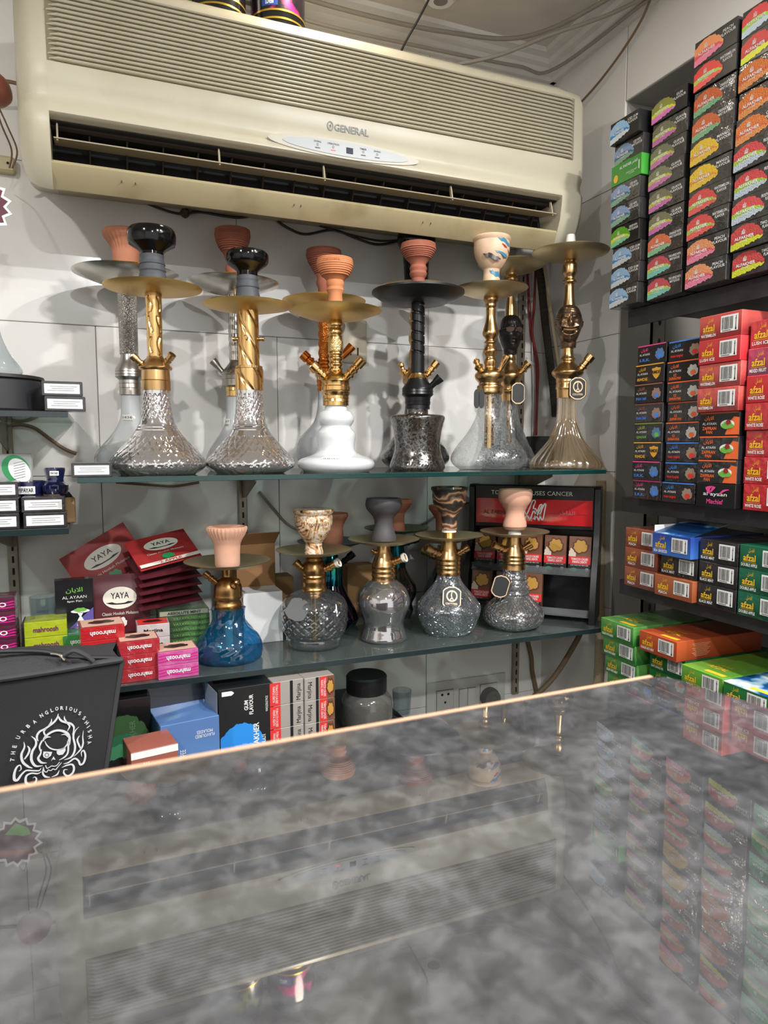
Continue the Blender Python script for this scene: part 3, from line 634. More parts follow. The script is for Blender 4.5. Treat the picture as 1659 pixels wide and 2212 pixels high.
h.part('stem', m_gold, [(636, 17), (769, 16)], 64, rf=lambda a, z, r, t: r - .0022 * max(0, math.sin(a * 5 + math.sin(z * 130) * 1.2)) ** 3 * (1 if abs(math.sin(t * 9.6)) > .35 else 0), rows=70)
h.part('stem_collar', m_brass, [(626, 17.5), (640, 17.5)], 40); h.tray(m_trayg, 622, 103, 12)
h.part('bowl_grommet', m_wrap, [(552, 25), (562, 24), (572, 27), (574, 25), (586, 28), (588, 26), (600, 29), (624, 30)], 40, rows=30)
h.bowl(m_ceram, [(495, 45), (500, 49), (508, 51), (524, 50), (530, 48), (540, 32), (546, 24), (554, 24)], inner=.86)
h.port(m_brass, 792, -1, 22, 34, 8.5, 42, 25); h.port(m_brass, 792, 1, 22, 36, 8.5, 44, 25, 'ring')
h = HK('second hookah with black bowl, pierced gold sleeve and silver cut base', 542, YFr, ZU, 1021, UPG)
h.part('glass_base', m_silverg, [(843, 28), (870, 29), (898, 32), (922, 37), (940, 48), (952, 58), (966, 70), (980, 83), (992, 92), (1001, 95), (1010, 90), (1021, 70)], 200, rf=cutting, rows=90, sharp=25)
tw = lambda a, z, r, t: r - .0024 * max(0, math.sin(a * 4 + z * 120)) ** 4
h.part('sleeve', m_gold, [(797, 30), (843, 30)], 96, rf=tw, rows=30); h.part('collar_ring', m_brass, [(790, 25), (791, 29), (796, 29), (797, 26)], 96, rf=flute(40, .0008))
h.part('stem', m_gold, [(666, 22), (791, 23)], 96, rf=tw, rows=60)
for az in (0, 90, 180):
    h.port(m_brass, 732, -1 if az == 180 else 1, 20, 14, 5, 0, 90 if az == 90 else 0)
h.tray(m_trayg, 660, 96, 12); h.part('bowl_grommet', m_wrap, [(597, 22), (607, 23), (609, 22), (622, 25), (624, 23), (644, 27), (662, 27)], 40, rows=30)
h.bowl(m_ceram, [(545, 41), (549, 45), (556, 46), (568, 45), (573, 42), (582, 28), (588, 22), (600, 22)], inner=.86)
h = HK('third hookah with opal white lobed base and bright gold stem', 726.5, YFr, ZU, 1017, UPG)
h.part('glass_base', m_whiteg, [(874, 24), (883, 25), (888, 33), (896, 38), (905, 39.5), (913, 36), (919, 32), (924, 34), (932, 41), (941, 42.5), (952, 41), (966, 40), (974, 43), (981, 54), (987, 72), (993, 81), (1000, 83.5), (1009, 80), (1017, 70)], 64, rows=80)
h.part('heart', m_gold, [(803, 16), (806, 20), (813, 27), (819, 30), (822, 31), (824, 30), (832, 30), (834, 31.5), (842, 31.5), (844, 30), (846, 31), (851, 30), (854, 28), (860, 28.5), (861, 27.5), (866, 28.5), (867, 27.5), (875, 28)], 48, sharp=30)
h.part('stem', m_gold, [(682, 15), (686, 16), (690, 14), (697, 16), (703, 16), (707, 13), (714, 16), (720, 16), (724, 13), (728, 14.5), (734, 15)], 40, rows=60); h.part('knurled_grip', m_goldk, [(734, 15), (736, 16), (757, 16), (759, 15)], 40)
h.part('lower_stem', m_gold, [(759, 15), (764, 16.5), (768, 13), (774, 16.5), (780, 13), (786, 16), (792, 13), (797, 16), (804, 15)], 40, rows=50)
h.tray(m_trayg, 671, 101, 20); h.port(m_gold, 818, -1, 22, 42, 12, 42, 20, 'ring'); h.port(m_gold, 818, 1, 22, 58, 11, 44, 20, 'ring')
h.bowl(m_terrao, ribs([(560, 38), (572, 39.5), (585, 35), (597, 27)], 3.4, .7) + [(606, 18), (613, 19.5), (620, 17), (627, 19), (634, 15), (650, 16), (676, 16)]); h.sticker(989, 20, 4.5, 76, -5, ('INDSV', 'ANDY')); curved(h, 569, 18, 3, 40, 'COCOYAYA', M('clay_stamp2', (176, 100, 60), .8), -5)
h = HK('black hookah with spiral stem, black tray and smoky crackle base', 901.5, YFr, ZU, 1018, UPG)
h.part('glass_base', m_smoke, [(884, 23), (895, 23), (897, 30), (897.5, 48), (899, 56), (903, 59), (908, 58.5), (920, 55), (937, 51.5), (963, 49), (980, 51), (997, 57), (1010, 60), (1018, 56)], 64, rows=70)
h.part('down_tube', m_steel, [(884, 8.5), (990, 8.5)], 20); h.part('diffuser', m_chrome, [(988, 10), (1000, 10)], 20)
h.part('heart', m_blk, [(818, 20), (822, 21), (839, 33), (842, 34), (843, 33), (848, 34), (849, 33), (854, 34), (860, 28), (868, 27), (869, 28), (876, 27), (877, 26), (885, 26.5)], 48, sharp=30); h.part('gold_cone', m_gold, [(808, 15), (810, 15.5), (819, 21)], 40)
h.part('stem', m_blk, [(660, 14), (663, 14.6), (809, 14.6)], 72, rf=lambda a, z, r, t: r - (.0032 if (.1 < t < .78 and ((a / (2 * PI) + z / .0215) % 1) < .26) else 0), rows=130); h.part('stem_collar', m_brass, [(653, 13.5), (662, 13.5)], 32)
h.part('tray', m_trayk, [(652, 0), (651, 60), (633, 99), (631, 100), (635, 100), (646, 84), (653, 66), (655, 62), (656, 10), (656, 0)], 72, sharp=25)
h.port(m_blk, 840, 1, 24, 34, 10.5, 42, 10, 'flare')
h.bowl(m_terrar, ribs([(528, 37), (538, 38), (550, 32), (560, 26)], 3.2, .7) + [(570, 17), (574, 16), (580, 19), (587, 17), (592, 19), (598, 17), (602, 14), (640, 14)])
h = HK('hookah with painted cream bowl, turned brass stem and clear crackle base', 1055.5, YFr, ZU, 1013, UPG)
h.part('glass_base', m_clearc, [(850, 24), (868, 24.5), (883, 26), (898, 29), (912, 35), (925, 42), (940, 52), (955, 64), (970, 75), (982, 81), (991, 82.5), (1002, 77), (1013, 62)], 64, rows=60)
h.part('down_tube', m_gold, [(848, 10.5), (966, 10.5)], 24, rf=None); h.part('heart', m_brass, [(790, 12), (795, 13), (799, 24), (804, 30), (810, 32.5), (817, 31.5), (823, 27), (827, 24), (831, 25), (833, 27.5), (838, 28), (839, 27), (845, 27.5), (849, 27), (852, 24)], 56, rows=70)
h.part('stem', m_brass, [(640, 15), (647, 16), (651, 15), (656, 12), (662, 12), (665, 9.5), (668, 10.5), (683, 10), (695, 11.5), (708, 15), (718, 17.5), (724, 16.5), (730, 12), (734, 9.5), (738, 13.5), (741, 13), (744, 9.5), (749, 12), (756, 15.5), (761, 15), (767, 11.5), (771, 9.8), (778, 13), (784, 13), (791, 11.5)], 44, rows=140)
h.tray(m_trayb, 624, 79, 17); h.port(m_gold, 803, -1, 22, 30, 10, 62, 20, 'plug'); h.port(m_gold, 800, 1, 20, 34, 9, 60, 15, 'flare')
hb = h.bowl(m_cream, [(513, 39), (516, 41), (520, 40.5), (524, 38), (533, 38.5), (545, 38), (556, 35), (567, 30), (577, 24), (583, 18), (590, 17), (598, 17.5), (606, 19), (628, 19)])
for k_, (a0, v0, cols) in enumerate([(.75, 524, 0), (.55, 548, 0), (-.1, 556, 1), (1.0, 536, 2), (.2, 588, 0), (.9, 590, 0)]):   # glaze splashes on the bowl
    mt = [M('glaze_blue', (66, 128, 158), .3), M('glaze_black', (36, 34, 40), .3), M('glaze_red', (176, 52, 46), .3)][cols]
    b = MB(); fw = Vector((FW.x, FW.y, 0)).normalized()
    hw_ = 38 if v0 < 545 else (36 if v0 < 560 else 17.5)
    P = []
    for i in range(7):
        an = a0 - .55 + i * .18; r, z = h.rz(v0 + i * 2.2 + 2 * math.sin(i * 2), hw_ - .25 * i * (1 if v0 > 530 and v0 < 570 else 0)); P.append((an, r + .0008, z))
    vs_ = []
    for i, (an, r, z) in enumerate(P):
        wv = .0045 * math.sin(PI * (i + .3) / 6.6) + .0006
        for s_ in (-1, 1): vs_.append((-fw * math.cos(an) + RT * math.sin(an)) * r + Vector((0, 0, z + s_ * wv)))
    b.add(vs_, [(2 * i, 2 * i + 2, 2 * i + 3, 2 * i + 1) for i in range(6)]); b.build('glaze_splash', mt, hb, None)
for du_ in (-31, -21): h.tagplate(862, 6, 20, du=du_, out=24, emblem=False, border=False)
h = HK('rightmost hookah with bronze laughing head and amber ribbed glass base', 1221, 1.44, ZU, 1007, UPG); HFRONT = h
h.part('glass_base', m_amber, [(855, 20), (875, 19.5), (897, 20.5), (910, 23), (925, 28.5), (940, 35), (955, 45), (970, 58), (983, 70), (990, 76), (996, 78.5), (1002, 78), (1007, 75)], 176, rf=flute(32, .0030, .6), rows=60, sharp=25)
h.part('heart', m_brass, [(748, 11), (760, 11.5), (768, 13), (774, 17), (777, 14), (781, 14.5), (784, 19), (798, 32), (802, 34), (807, 32), (812, 27), (816, 24), (822, 24.5), (824, 23), (836, 25), (838, 23), (856, 22)], 48, rows=90)
h.part('stem', m_brass, [(559, 11), (563, 13), (566, 12), (571, 15), (580, 16), (590, 15), (597, 11), (602, 11), (606, 15), (610, 15), (613, 10), (625, 9.5), (645, 11), (662, 13.5)], 40, rows=90)
h.tray(m_trayb, 545, 82, 16); h.part('bowl_adapter', m_rub, [(507, 8), (509, 9), (545, 13.5), (560, 13.5)], 24); h.port(m_gold, 799, 1, 24, 40, 10, 52, 15, 'port')
h.tagplate(838, 18, 24, du=14, out=33)
# ---- sculpted heads on the two stems
def head(h, v0, v1, hw, mt, face_az, smile, label):
    r0, zt = h.rz(v0, hw); r1, zb = h.rz(v1, hw); cz, hz = (zt + zb) / 2, (zt - zb) / 2; b = MB(); nu, nv = 84, 64
    fw = Vector((FW.x, FW.y, 0)).normalized(); fd = (-fw * math.cos(face_az) + RT * math.sin(face_az)).normalized(); sd = Vector((-fd.y, fd.x, 0)) 
    def g(a, t, a0, t0, sa, st): return math.exp(-((a - a0) / sa) ** 2 - ((t - t0) / st) ** 2)
    vs_ = []
    for j in range(nv + 1):
        t = 1 - 2 * j / nv
        for i in range(nu):
            a = -PI + 2 * PI * i / nu; base = math.sqrt(max(.0, 1 - t * t)) ** .7
            jaw = 1 - (.34 * max(0, -t - .1) ** 1.0) ; ra = hw * jaw; rs = ra * .92; rbk = ra * 1.0
            d = 1 + .20 * g(a, t, 0, .06, .16, .17) + .10 * g(a, t, 0, .30, .10, .25)            # nose
            for s_ in (-1, 1):
                d += .07 * g(a, t, s_ * .42, .36, .30, .07) - .10 * g(a, t, s_ * .40, .20, .17, .09) + .05 * g(a, t, s_ * .40, .20, .08, .05)   # brow, socket, eyeball
                d += (.12 if smile else .05) * g(a, t, s_ * .62, -.06, .24, .15)                    # cheek
                d += .16 * g(a, t, s_ * 1.5, .08, .13, .17)                                       # ear
            if smile:
                curve = -.34 + .22 * a * a
                d -= .22 * math.exp(-((t - curve) / .085) ** 2) * (1 if abs(a) < .62 else math.exp(-((abs(a) - .62) / .08) ** 2))
                d += .08 * math.exp(-((t - curve - .15) / .05) ** 2) * math.exp(-(a / .7) ** 2) + .09 * math.exp(-((t - curve + .15) / .06) ** 2) * math.exp(-(a / .6) ** 2)
                d += .07 * math.exp(-((abs(a) - .62 - .3 * (t + .2)) / .07) ** 2) * math.exp(-((t + .15) / .25) ** 2)
            else:
                d += .05 * g(a, t, .06, -.27, .26, .06) + .05 * g(a, t, .06, -.42, .24, .06) - .05 * g(a, t, .06, -.345, .26, .03)
                if t < -.05 and abs(a) > .35 or t < -.5: d += .045 + .012 * math.sin(a * 40) * math.sin(t * 50)   # beard
            d += .14 * g(a, t, 0, -.72, .35, .16)                                                 # chin
            hair = t > (.52 if abs(a) < .9 else .15)
            if hair: d += .07 + .025 * math.sin((a * 26 if not smile else (t * 60 + a * 6)))
            if abs(a) > 2.0 and t < .2: d -= .05
            rr = base * ra * d
            x, y = math.cos(a) * rr, math.sin(a) * rr * .86
            k = mpp((h.x, h.y, h.zg + cz)); p = fd * x * k + sd * y * k + Vector((0, 0, cz + t * hz)); vs_.append(p)
    fs = [(j * nu + i, (j + 1) * nu + i, (j + 1) * nu + (i + 1) % nu, j * nu + (i + 1) % nu) for j in range(nv) for i in range(nu)]
    b.add(vs_, fs); o = b.build('head_ornament', mt, h.o, None); o['label'] = label
    k = mpp((h.x, h.y, h.zg + cz)); q = hw * k
    def pt(x, y, t): return fd * x * q + sd * y * q + Vector((0, 0, cz + t * hz))
    b = MB(); b.lathe([h.rz(v, a_) for v, a_ in ((v1 - 12, hw * .55), (v1, hw * .52), (v1 + 1, hw * .5))], 32); b.build('neck', mt, o)
    if smile:
        b = MB()
        for i in range(9):
            a = -.5 + i * .125; b.cbox(-.002, .002, -.0012, .0012, -.0022, .0022, .0005, Matrix.Translation(pt(.93 * math.cos(a), .93 * math.sin(a) * .86, -.26 + .2 * a * a)))
        b.build('teeth', M('bronze_light', (170, 140, 104), .35, .9), o)
    else:
        b = MB()
        for s_ in (-1, 1):
            P = [pt(1.02 * math.cos(a), .95 * math.sin(a), zz) for a, zz in ((s_ * .08, .26), (s_ * .42, .30), (s_ * .78, .26), (s_ * .74, .08), (s_ * .42, .02), (s_ * .12, .10))]
            P2 = [p + fd * .0022 for p in P]; n = 6
            b.add(P + P2, [tuple(range(n)), tuple(range(n, 2 * n))] + [(i, (i + 1) % n, (i + 1) % n + n, i + n) for i in range(n)])
            b.tube([pt(.8, s_ * .66, .24), pt(.0, s_ * .98, .2)], .0010, 6)
        b.tube([pt(1.05, -.1, .2), pt(1.05, .1, .2)], .0012, 6)
        b.build('sunglasses', M('lens_bronze', (104, 90, 80), .25, .8), o)
        b = MB(); b.tube([pt(.95, .12, -.36), pt(1.55, .42, -.40)], .0023, 10); b.build('cigar', mt, o)
head(HFRONT, 657, 748, 31, m_bronze, -.12, True, 'bronze laughing head')
head(HBACK, 678, 762, 27, m_bronzek, .20, False, 'black bearded head with sunglasses and cigar')
# ---- back row, lower
h = HK('short hookah with green iridescent stem and navy base behind the cut bulb hookah', 718, 1.630, ZL, 1372, LOG)
h.part('glass_base', m_navy, [(1281, 25), (1295, 30), (1312, 37), (1330, 46), (1348, 55), (1360, 57), (1372, 50)], 56, rows=30); h.part('heart', m_irid, [(1204, 13), (1220, 14), (1232, 22), (1240, 24), (1255, 23), (1257, 24), (1281, 24)], 44); h.tray(m_traybl, 1183, 74, 14)
h.bowl(m_terra, [(1120, 36), (1126, 37), (1136, 31), (1148, 25), (1180, 25), (1192, 24)], rf=lambda a, z, r, t: r * (1 - (.03 * abs(math.sin(a * 14)) if .3 < t < .6 else 0)), n=96, rows=24); h.port(m_blk, 1236, 1, 18, 38, 8, 40, 0)
h = HK('short hookah with green tray and dark glass base behind the grey bowl hookah', 856, 1.645, ZL, 1352, LOG)
h.part('glass_base', m_darkg, [(1240, 20), (1262, 30), (1280, 42), (1300, 43), (1322, 34), (1335, 37), (1352, 32)], 48, rows=30); h.part('heart', m_teal, [(1170, 12), (1186, 15), (1215, 20), (1241, 20)], 40); h.tray(m_traygr, 1152, 70, 12)
h.bowl(m_terra, [(1088, 30), (1096, 33), (1106, 29), (1118, 18), (1134, 17), (1160, 19)]); h.port(m_teal, 1190, 1, 14, 36, 7, 20, 0)
h = HK('short hookah with terracotta bowl hidden behind the striped bowl hookah', 957, 1.635, ZL, 1340, LOG)
h.part('glass_base', m_darkg, [(1238, 20), (1262, 30), (1290, 42), (1312, 41), (1340, 34)], 48, rows=30); h.part('heart', m_brass, [(1188, 13), (1200, 15), (1215, 20), (1239, 20)], 40); h.tray(m_trayb, 1172, 60, 12)
h.bowl(m_terra, [(1100, 33), (1108, 33), (1118, 26), (1130, 18), (1144, 17), (1182, 18)]); h.port(m_brass, 1216, -1, 18, 34, 9, 30, 0, 'ring')
# ---- front row, lower
h = HK('short hookah with blue embossed glass base and peach clay bowl', 496, 1.452, ZL, 1428, LOG)
h.part('glass_base', m_blue, [(1318, 36), (1328, 34.5), (1340, 34), (1352, 39), (1365, 50), (1380, 62), (1396, 69), (1410, 71), (1420, 70), (1428, 64)], 120, rf=lambda a, z, r, t: r + .0022 * (abs(math.sin(a * 5 + math.sin(z * 110) * 1.6)) - .5) * (1 if t > .25 else .5), rows=70)
h.part('down_tube', M('tube_pale', (150, 190, 160), .3), [(1318, 8), (1405, 8)], 16)
h.part('heart', m_antique, [(1234, 12), (1248, 12), (1251, 14), (1256, 21), (1266, 27), (1276, 29.5), (1288, 30), (1292, 30.5), (1296, 30), (1300, 27.5), (1305, 28), (1311, 30), (1318, 29.5), (1322, 28), (1326, 27)], 48, rows=60); h.tray(m_trayb, 1215, 92, 16)
h.bowl(m_peach, [(1140, 43.5), (1146, 44), (1152, 42), (1160, 38), (1170, 32), (1180, 28), (1200, 27), (1224, 26.5), (1228, 25)], rf=lambda a, z, r, t: r * (1 - (.035 * abs(math.sin(a * 16)) if .30 < t < .52 else 0)), n=128, rows=40, inner=.88, depth=30)
h.port(m_antique, 1264, -1, 22, 36, 8, 42, 15, 'ring'); h.port(m_antique, 1272, 1, 18, 34, 9, 38, 50, 'plug')
h = HK('short hookah with round cut glass bulb and black splashed marbled bowl', 680, 1.474, ZL, 1403, LOG)
h.part('glass_base', m_cutc, [(1281, 25), (1285, 38), (1291, 52), (1300, 63), (1312, 70), (1326, 71.5), (1345, 71), (1362, 69), (1374, 64), (1379, 60), (1384, 61), (1396, 59), (1403, 50)], 176, rf=lambda a, z, r, t: cut(22, 62, .0026)(a, z, r, t) if .36 < t < .76 else r, rows=84, sharp=25)
h.part('down_tube', m_brass, [(1281, 8), (1390, 8)], 20)
h.part('heart', m_antique, [(1208, 16), (1212, 18), (1216, 18), (1222, 23), (1234, 27), (1244, 26.5), (1247, 25.5), (1250, 27), (1254, 25.5), (1262, 27), (1270, 25.5), (1275, 26), (1278, 27.5), (1284, 27)], 48, rows=60); h.tray(m_trayb, 1192, 82, 14)
h.bowl(m_woodclay, [(1103, 43), (1107, 44.5), (1112, 43), (1116, 40), (1122, 41.5), (1134, 41), (1146, 38), (1158, 32), (1168, 25), (1178, 18), (1186, 18), (1196, 20.5), (1204, 20)], solid=True); curved(h, 1134, 20, 3.2, 41.5, 'COCOYAYA', M('clay_stamp3', (90, 60, 40), .7), 14)
h.port(m_antique, 1238, -1, 20, 28, 9, 42, 15); h.port(m_gold, 1238, 1, 20, 42, 9, 28, 20, 'ring', m_rub); h.tagplate(1309, 22, 24, du=-28, out=66, tilt=-.55, roll=.45, mt=m_tagg, border=False, emblem=False, vtop=1285)
h = HK('short hookah with slate grey bowl and silvered waisted glass base', 829, 1.463, ZL, 1382, LOG)
h.part('glass_base', m_smokec, [(1254, 26), (1258, 32), (1266, 42), (1280, 52), (1296, 56.5), (1310, 55.5), (1326, 49.5), (1342, 44), (1354, 44), (1366, 48), (1376, 51), (1382, 47)], 64, rows=60)
h.part('heart', m_brass, [(1178, 14), (1190, 15), (1200, 18), (1212, 23), (1220, 25.5), (1224, 26.5), (1228, 25), (1234, 26.5), (1238, 25), (1244, 26.5), (1248, 25), (1256, 26)], 48, rows=60); h.tray(m_trayb, 1165, 77, 14)
h.bowl(m_slate, [(1077, 37), (1082, 39), (1092, 40), (1100, 37.5), (1108, 31), (1116, 23.5), (1126, 20), (1136, 20), (1148, 23), (1160, 27.5), (1168, 27)], depth=16); h.port(m_gold, 1216, 1, 18, 34, 9, 24, 25, 'ring', m_rub); h.port(m_gold, 1198, -1, 14, 16, 6, 35, 0, 'plug')
h = HK('short hookah with brown striped bowl and crackled diamond shaped base', 968, 1.462, ZL, 1366, LOG)
h.part('glass_base', m_crack2, [(1240, 23), (1252, 27), (1264, 34), (1278, 46), (1292, 58), (1304, 67), (1312, 70), (1320, 69), (1334, 65), (1350, 59), (1360, 53), (1366, 47)], 64, rows=60)
h.part('heart', m_brass, [(1166, 15), (1176, 17), (1190, 20), (1202, 24), (1208, 25.5), (1211, 24), (1218, 25.5), (1221, 24), (1226, 25.5), (1230, 24), (1236, 25.5), (1242, 25)], 48, rows=60); h.tray(m_trayb, 1156, 73, 12)
h.part('stem', m_gold, [(1150, 12), (1166, 12)], 28); h.part('grommet', m_rub, [(1144, 15), (1150, 16), (1151, 13)], 28)
h.bowl(m_stripe, [(1052, 38.5), (1056, 40), (1060, 38.5), (1064, 36.5), (1074, 37), (1086, 35.5), (1096, 30), (1105, 23), (1113, 17), (1126, 16.5), (1138, 18), (1144, 17)], depth=20)
h.port(m_brass, 1200, -1, 18, 40, 9.5, 28, 20, 'ring'); h.port(m_brass, 1198, 1, 18, 30, 8, 34, 15, 'ring'); h.tagplate(1281, 20, 24, du=2, out=54, tilt=-.32, roll=.06, vtop=1240)
h = HK('rightmost short hookah with peach waisted bowl and ringed crackle base', 1108, 1.442, ZL, 1355, LOG)
h.part('glass_base', m_crack1, [(1229, 26), (1236, 25), (1241, 26), (1247, 29), (1252, 27.5), (1257, 31), (1262, 29), (1268, 34), (1273, 31.5), (1279, 35), (1284, 33), (1290, 38), (1300, 48), (1310, 58), (1320, 64), (1330, 65.5), (1340, 62), (1349, 53), (1355, 42)], 64, rows=80)
h.part('heart', m_brass, [(1158, 15), (1174, 17), (1186, 21), (1196, 24), (1200, 25), (1203, 23.5), (1208, 25), (1211, 23.5), (1216, 25), (1219, 23.5), (1230, 25)], 48, rows=60); h.tray(m_trayb, 1148, 74, 12); h.part('grommet', m_rub, [(1144, 13), (1152, 14), (1156, 14)], 28)
h.bowl(m_peach, [(1057, 34), (1062, 36), (1072, 36.5), (1082, 34.5), (1092, 28), (1101, 22), (1109, 20), (1118, 21), (1128, 24.5), (1137, 25.5), (1144, 21)], depth=18)
h.port(m_gold, 1190, -1, 18, 34, 9, 26, 15, 'ring'); h.port(m_gold, 1188, 1, 16, 24, 8, 34, 15); h.tagplate(1261, 18, 24, du=-34, out=34, tilt=-.12, roll=.3, emblem=False, vtop=1232)
# ================================================================ PRINTED CARTONS
AR_FAKHER = '\ufeae\ufea7\ufe8e\ufed4\ufedf\ufe8d'; AR_AYAN = '\ufee5\ufe8e\ufef3\ufefb\ufe8d'; AR_AFZAL = '\ufede\ufec0\ufed3\ufe8d'
p_white = M('print_white', (232, 232, 230), .5); p_black = M('print_black', (18, 18, 20), .5); p_yellow = M('print_yellow', (232, 186, 46), .45)
p_or = M('print_orange', (226, 104, 50), .45); p_green = M('print_green', (110, 176, 70), .45); p_red = M('print_red', (214, 52, 48), .45); p_pink = M('print_pink', (222, 70, 140), .45); p_blue = M('print_blue', (70, 130, 214), .45); p_gold = M('print_gold', (214, 158, 52), .45)
ORD = ['lowest', 'second from bottom', 'third from bottom', 'fourth from bottom', 'fifth from bottom', 'sixth from bottom', 'seventh from bottom', 'eighth from bottom', 'ninth from bottom', 'tenth from bottom', 'eleventh from bottom']
BX = {}
def carton(name, label, cat, group, size, loc, rz, mt, wrap=False, tilt=0.0):
    w_, d, h_ = size; k = (round(w_, 4), round(d, 4), round(h_, 4), mt.name)
    if k not in BX:
        b = MB(); b.cbox(-w_ / 2, w_ / 2, -d / 2, d / 2, 0, h_, .0009); BX[k] = b.mesh('carton', mt, 30)
    o = obj(name, BX[k], None, loc, (tilt, 0, rz)); return tag(o, label, cat, group)
def cardm(name, col, wrap=False, grad=None):
    g_ = lambda c: tuple(x * .84 + sum(c) / 3 * .08 for x in c)          # printed card is a little duller than pure ink
    col = g_(col); grad = g_(grad) if grad else None
    return M(name + ('_wrapped' if wrap else ''), col, .32 if not wrap else .3, coat=.35 if not wrap else 1.0, bump=(26, .9, 'film') if wrap else None, grad=grad)
def jag(x, s, a): return a * (math.sin(x * 37 + s) * .5 + math.sin(x * 83 + s * 2) * .3 + math.sin(x * 151 + s * 3) * .2)
def _brush(b):
    n = 34; cols = []
    for i in range(n + 1):
        x = -.5 + i / n; t = x + .5
        top = .5 - .26 * max(0, (-.08 - x) / .42) ** 1.8 - .52 * max(0, (x + .08) / .58) ** 2.6 + jag(x, 1, .02 if x < .2 else .06)
        bot = -.5 + .27 * t ** 1.35 + jag(x, 2, .02 if t < .4 else .05)
        e = max(0, min(1, (.5 - x) / .1)); bot = min(bot, top - .02)
        m1 = bot + (top - bot) * (.58 - .10 * t) + jag(x, 5, .012); m2 = bot + (top - bot) * (.34 - .06 * t) + jag(x, 7, .012)
        cols.append((x + jag(top * 3, 4, .02) * (1 if i == n else 0), top, m1, m2, bot))
    for s in range(3):
        b.mat(s); o = len(b.v)
        for c in cols: b.v += [(c[0], c[1 + s], 0), (c[0], c[2 + s], 0)]
        for i in range(n): b.face((o + 2 * i + 1, o + 2 * i + 3, o + 2 * i + 2, o + 2 * i))
def _crown(b):
    for k in (-1, 0, 1):
        b.ribbon([(k * .3 - .14, -.4), (k * .3 + .04, .3 if k else .5), (k * .3 + .1, .3 if k else .5), (k * .22, -.4), (k * .3 + .2, -.1)], .07, 0, 4)
def _bars(b):
    b.mat(0).flat([(-.5, -.5), (.5, -.5), (.5, .5), (-.5, .5)]); b.mat(1); x = -.44; rr = random.Random(3)
    while x < .2:
        q = rr.choice([.008, .012, .02, .028]); b.flat([(x, -.36), (x + q, -.36), (x + q, .40), (x, .40)], .0002); x += q + rr.choice([.01, .014, .022])
    b.flat([(-.4, -.45), (.1, -.45), (.1, -.41), (-.4, -.41)], .0002)
    b.flat([(.33, -.45), (.43, -.45), (.40, -.25), (.395, .4), (.365, .4), (.36, -.25)], .0002); b.flat([(.34, .2), (.42, .2), (.42, .24), (.34, .24)], .0003)
def _rect(b): b.flat([(-.5, -.5), (.5, -.5), (.5, .5), (-.5, .5)])
def _oval(b): b.flat([(.5 * math.cos(i * PI / 14), .5 * math.sin(i * PI / 14)) for i in range(28)])
def rect(mt): return data2d(('rect', mt.name), _rect, [mt])
def oval(mt): return data2d(('oval', mt.name), _oval, [mt])
def slotmats(o, mats):
    for s, m in zip(o.material_slots, mats): s.link = 'OBJECT'; s.material = m
FLV = {'gum': ('ICED GUM\nFLAVOUR', 'blue', ((150, 190, 226), (44, 140, 210), (208, 216, 222))), 'icemint': ('ICED WITH\nMINT FLAVOUR', 'blue and mint green', ((140, 170, 214), (62, 100, 160), (130, 180, 150))),
       'grape': ('GRAPE WITH\nMINT FLAVOUR', 'green and yellow', ((92, 160, 40), (206, 206, 40), (120, 190, 140))), 'gumg': ('GUM\nFLAVOUR', 'olive and pink', ((140, 142, 60), (206, 220, 50), (220, 120, 190))),
       'guava': ('GUAVA\nFLAVOUR', 'olive, lime and pink', ((128, 124, 88), (206, 214, 62), (220, 118, 186))), 'ormint': ('ORANGE WITH\nMINT FLAVOUR', 'orange and mint', ((230, 110, 56), (226, 96, 54), (132, 196, 140))),
       'apmint': ('TWO APPLES WITH\nMINT FLAVOUR', 'red, lime and aqua', ((206, 66, 74), (186, 214, 66), (120, 204, 186))), 'peach': ('PEACH\nFLAVOUR', 'orange and pink', ((240, 150, 96), (226, 84, 88), (238, 128, 160))),
       'melon': ('WATERMELON\nFLAVOUR', 'red and lime', ((228, 66, 62), (172, 206, 76), (240, 92, 84))), 'mango': ('MANGO\nFLAVOUR', 'yellow and orange', ((250, 206, 44), (240, 160, 54), (250, 204, 60))),
       'orange': ('ORANGE\nFLAVOUR', 'plain orange', ((240, 128, 56), (236, 104, 60), (246, 156, 84))), 'frost': ('FROSTY TROPICAL\nFLAVOUR', 'red, green and grey', ((224, 70, 72), (166, 210, 60), (196, 210, 222))),
       'twoap': ('TWO APPLES\nFLAVOUR', 'red and yellow', ((206, 60, 58), (190, 52, 52), (216, 222, 40))), 'mint': ('MINT\nFLAVOUR', 'deep green', ((40, 150, 90), (70, 180, 110), (120, 210, 160))), 'lemon': ('LEMON WITH\nMINT FLAVOUR', 'green and lemon', ((60, 170, 80), (222, 220, 70), (90, 190, 120)))}
m_fk = cardm('card_black', (26, 25, 27)); m_fkw = cardm('card_black', (52, 50, 50), True)  # wrapped copy is lighter: grey sheen of the film put into the colour
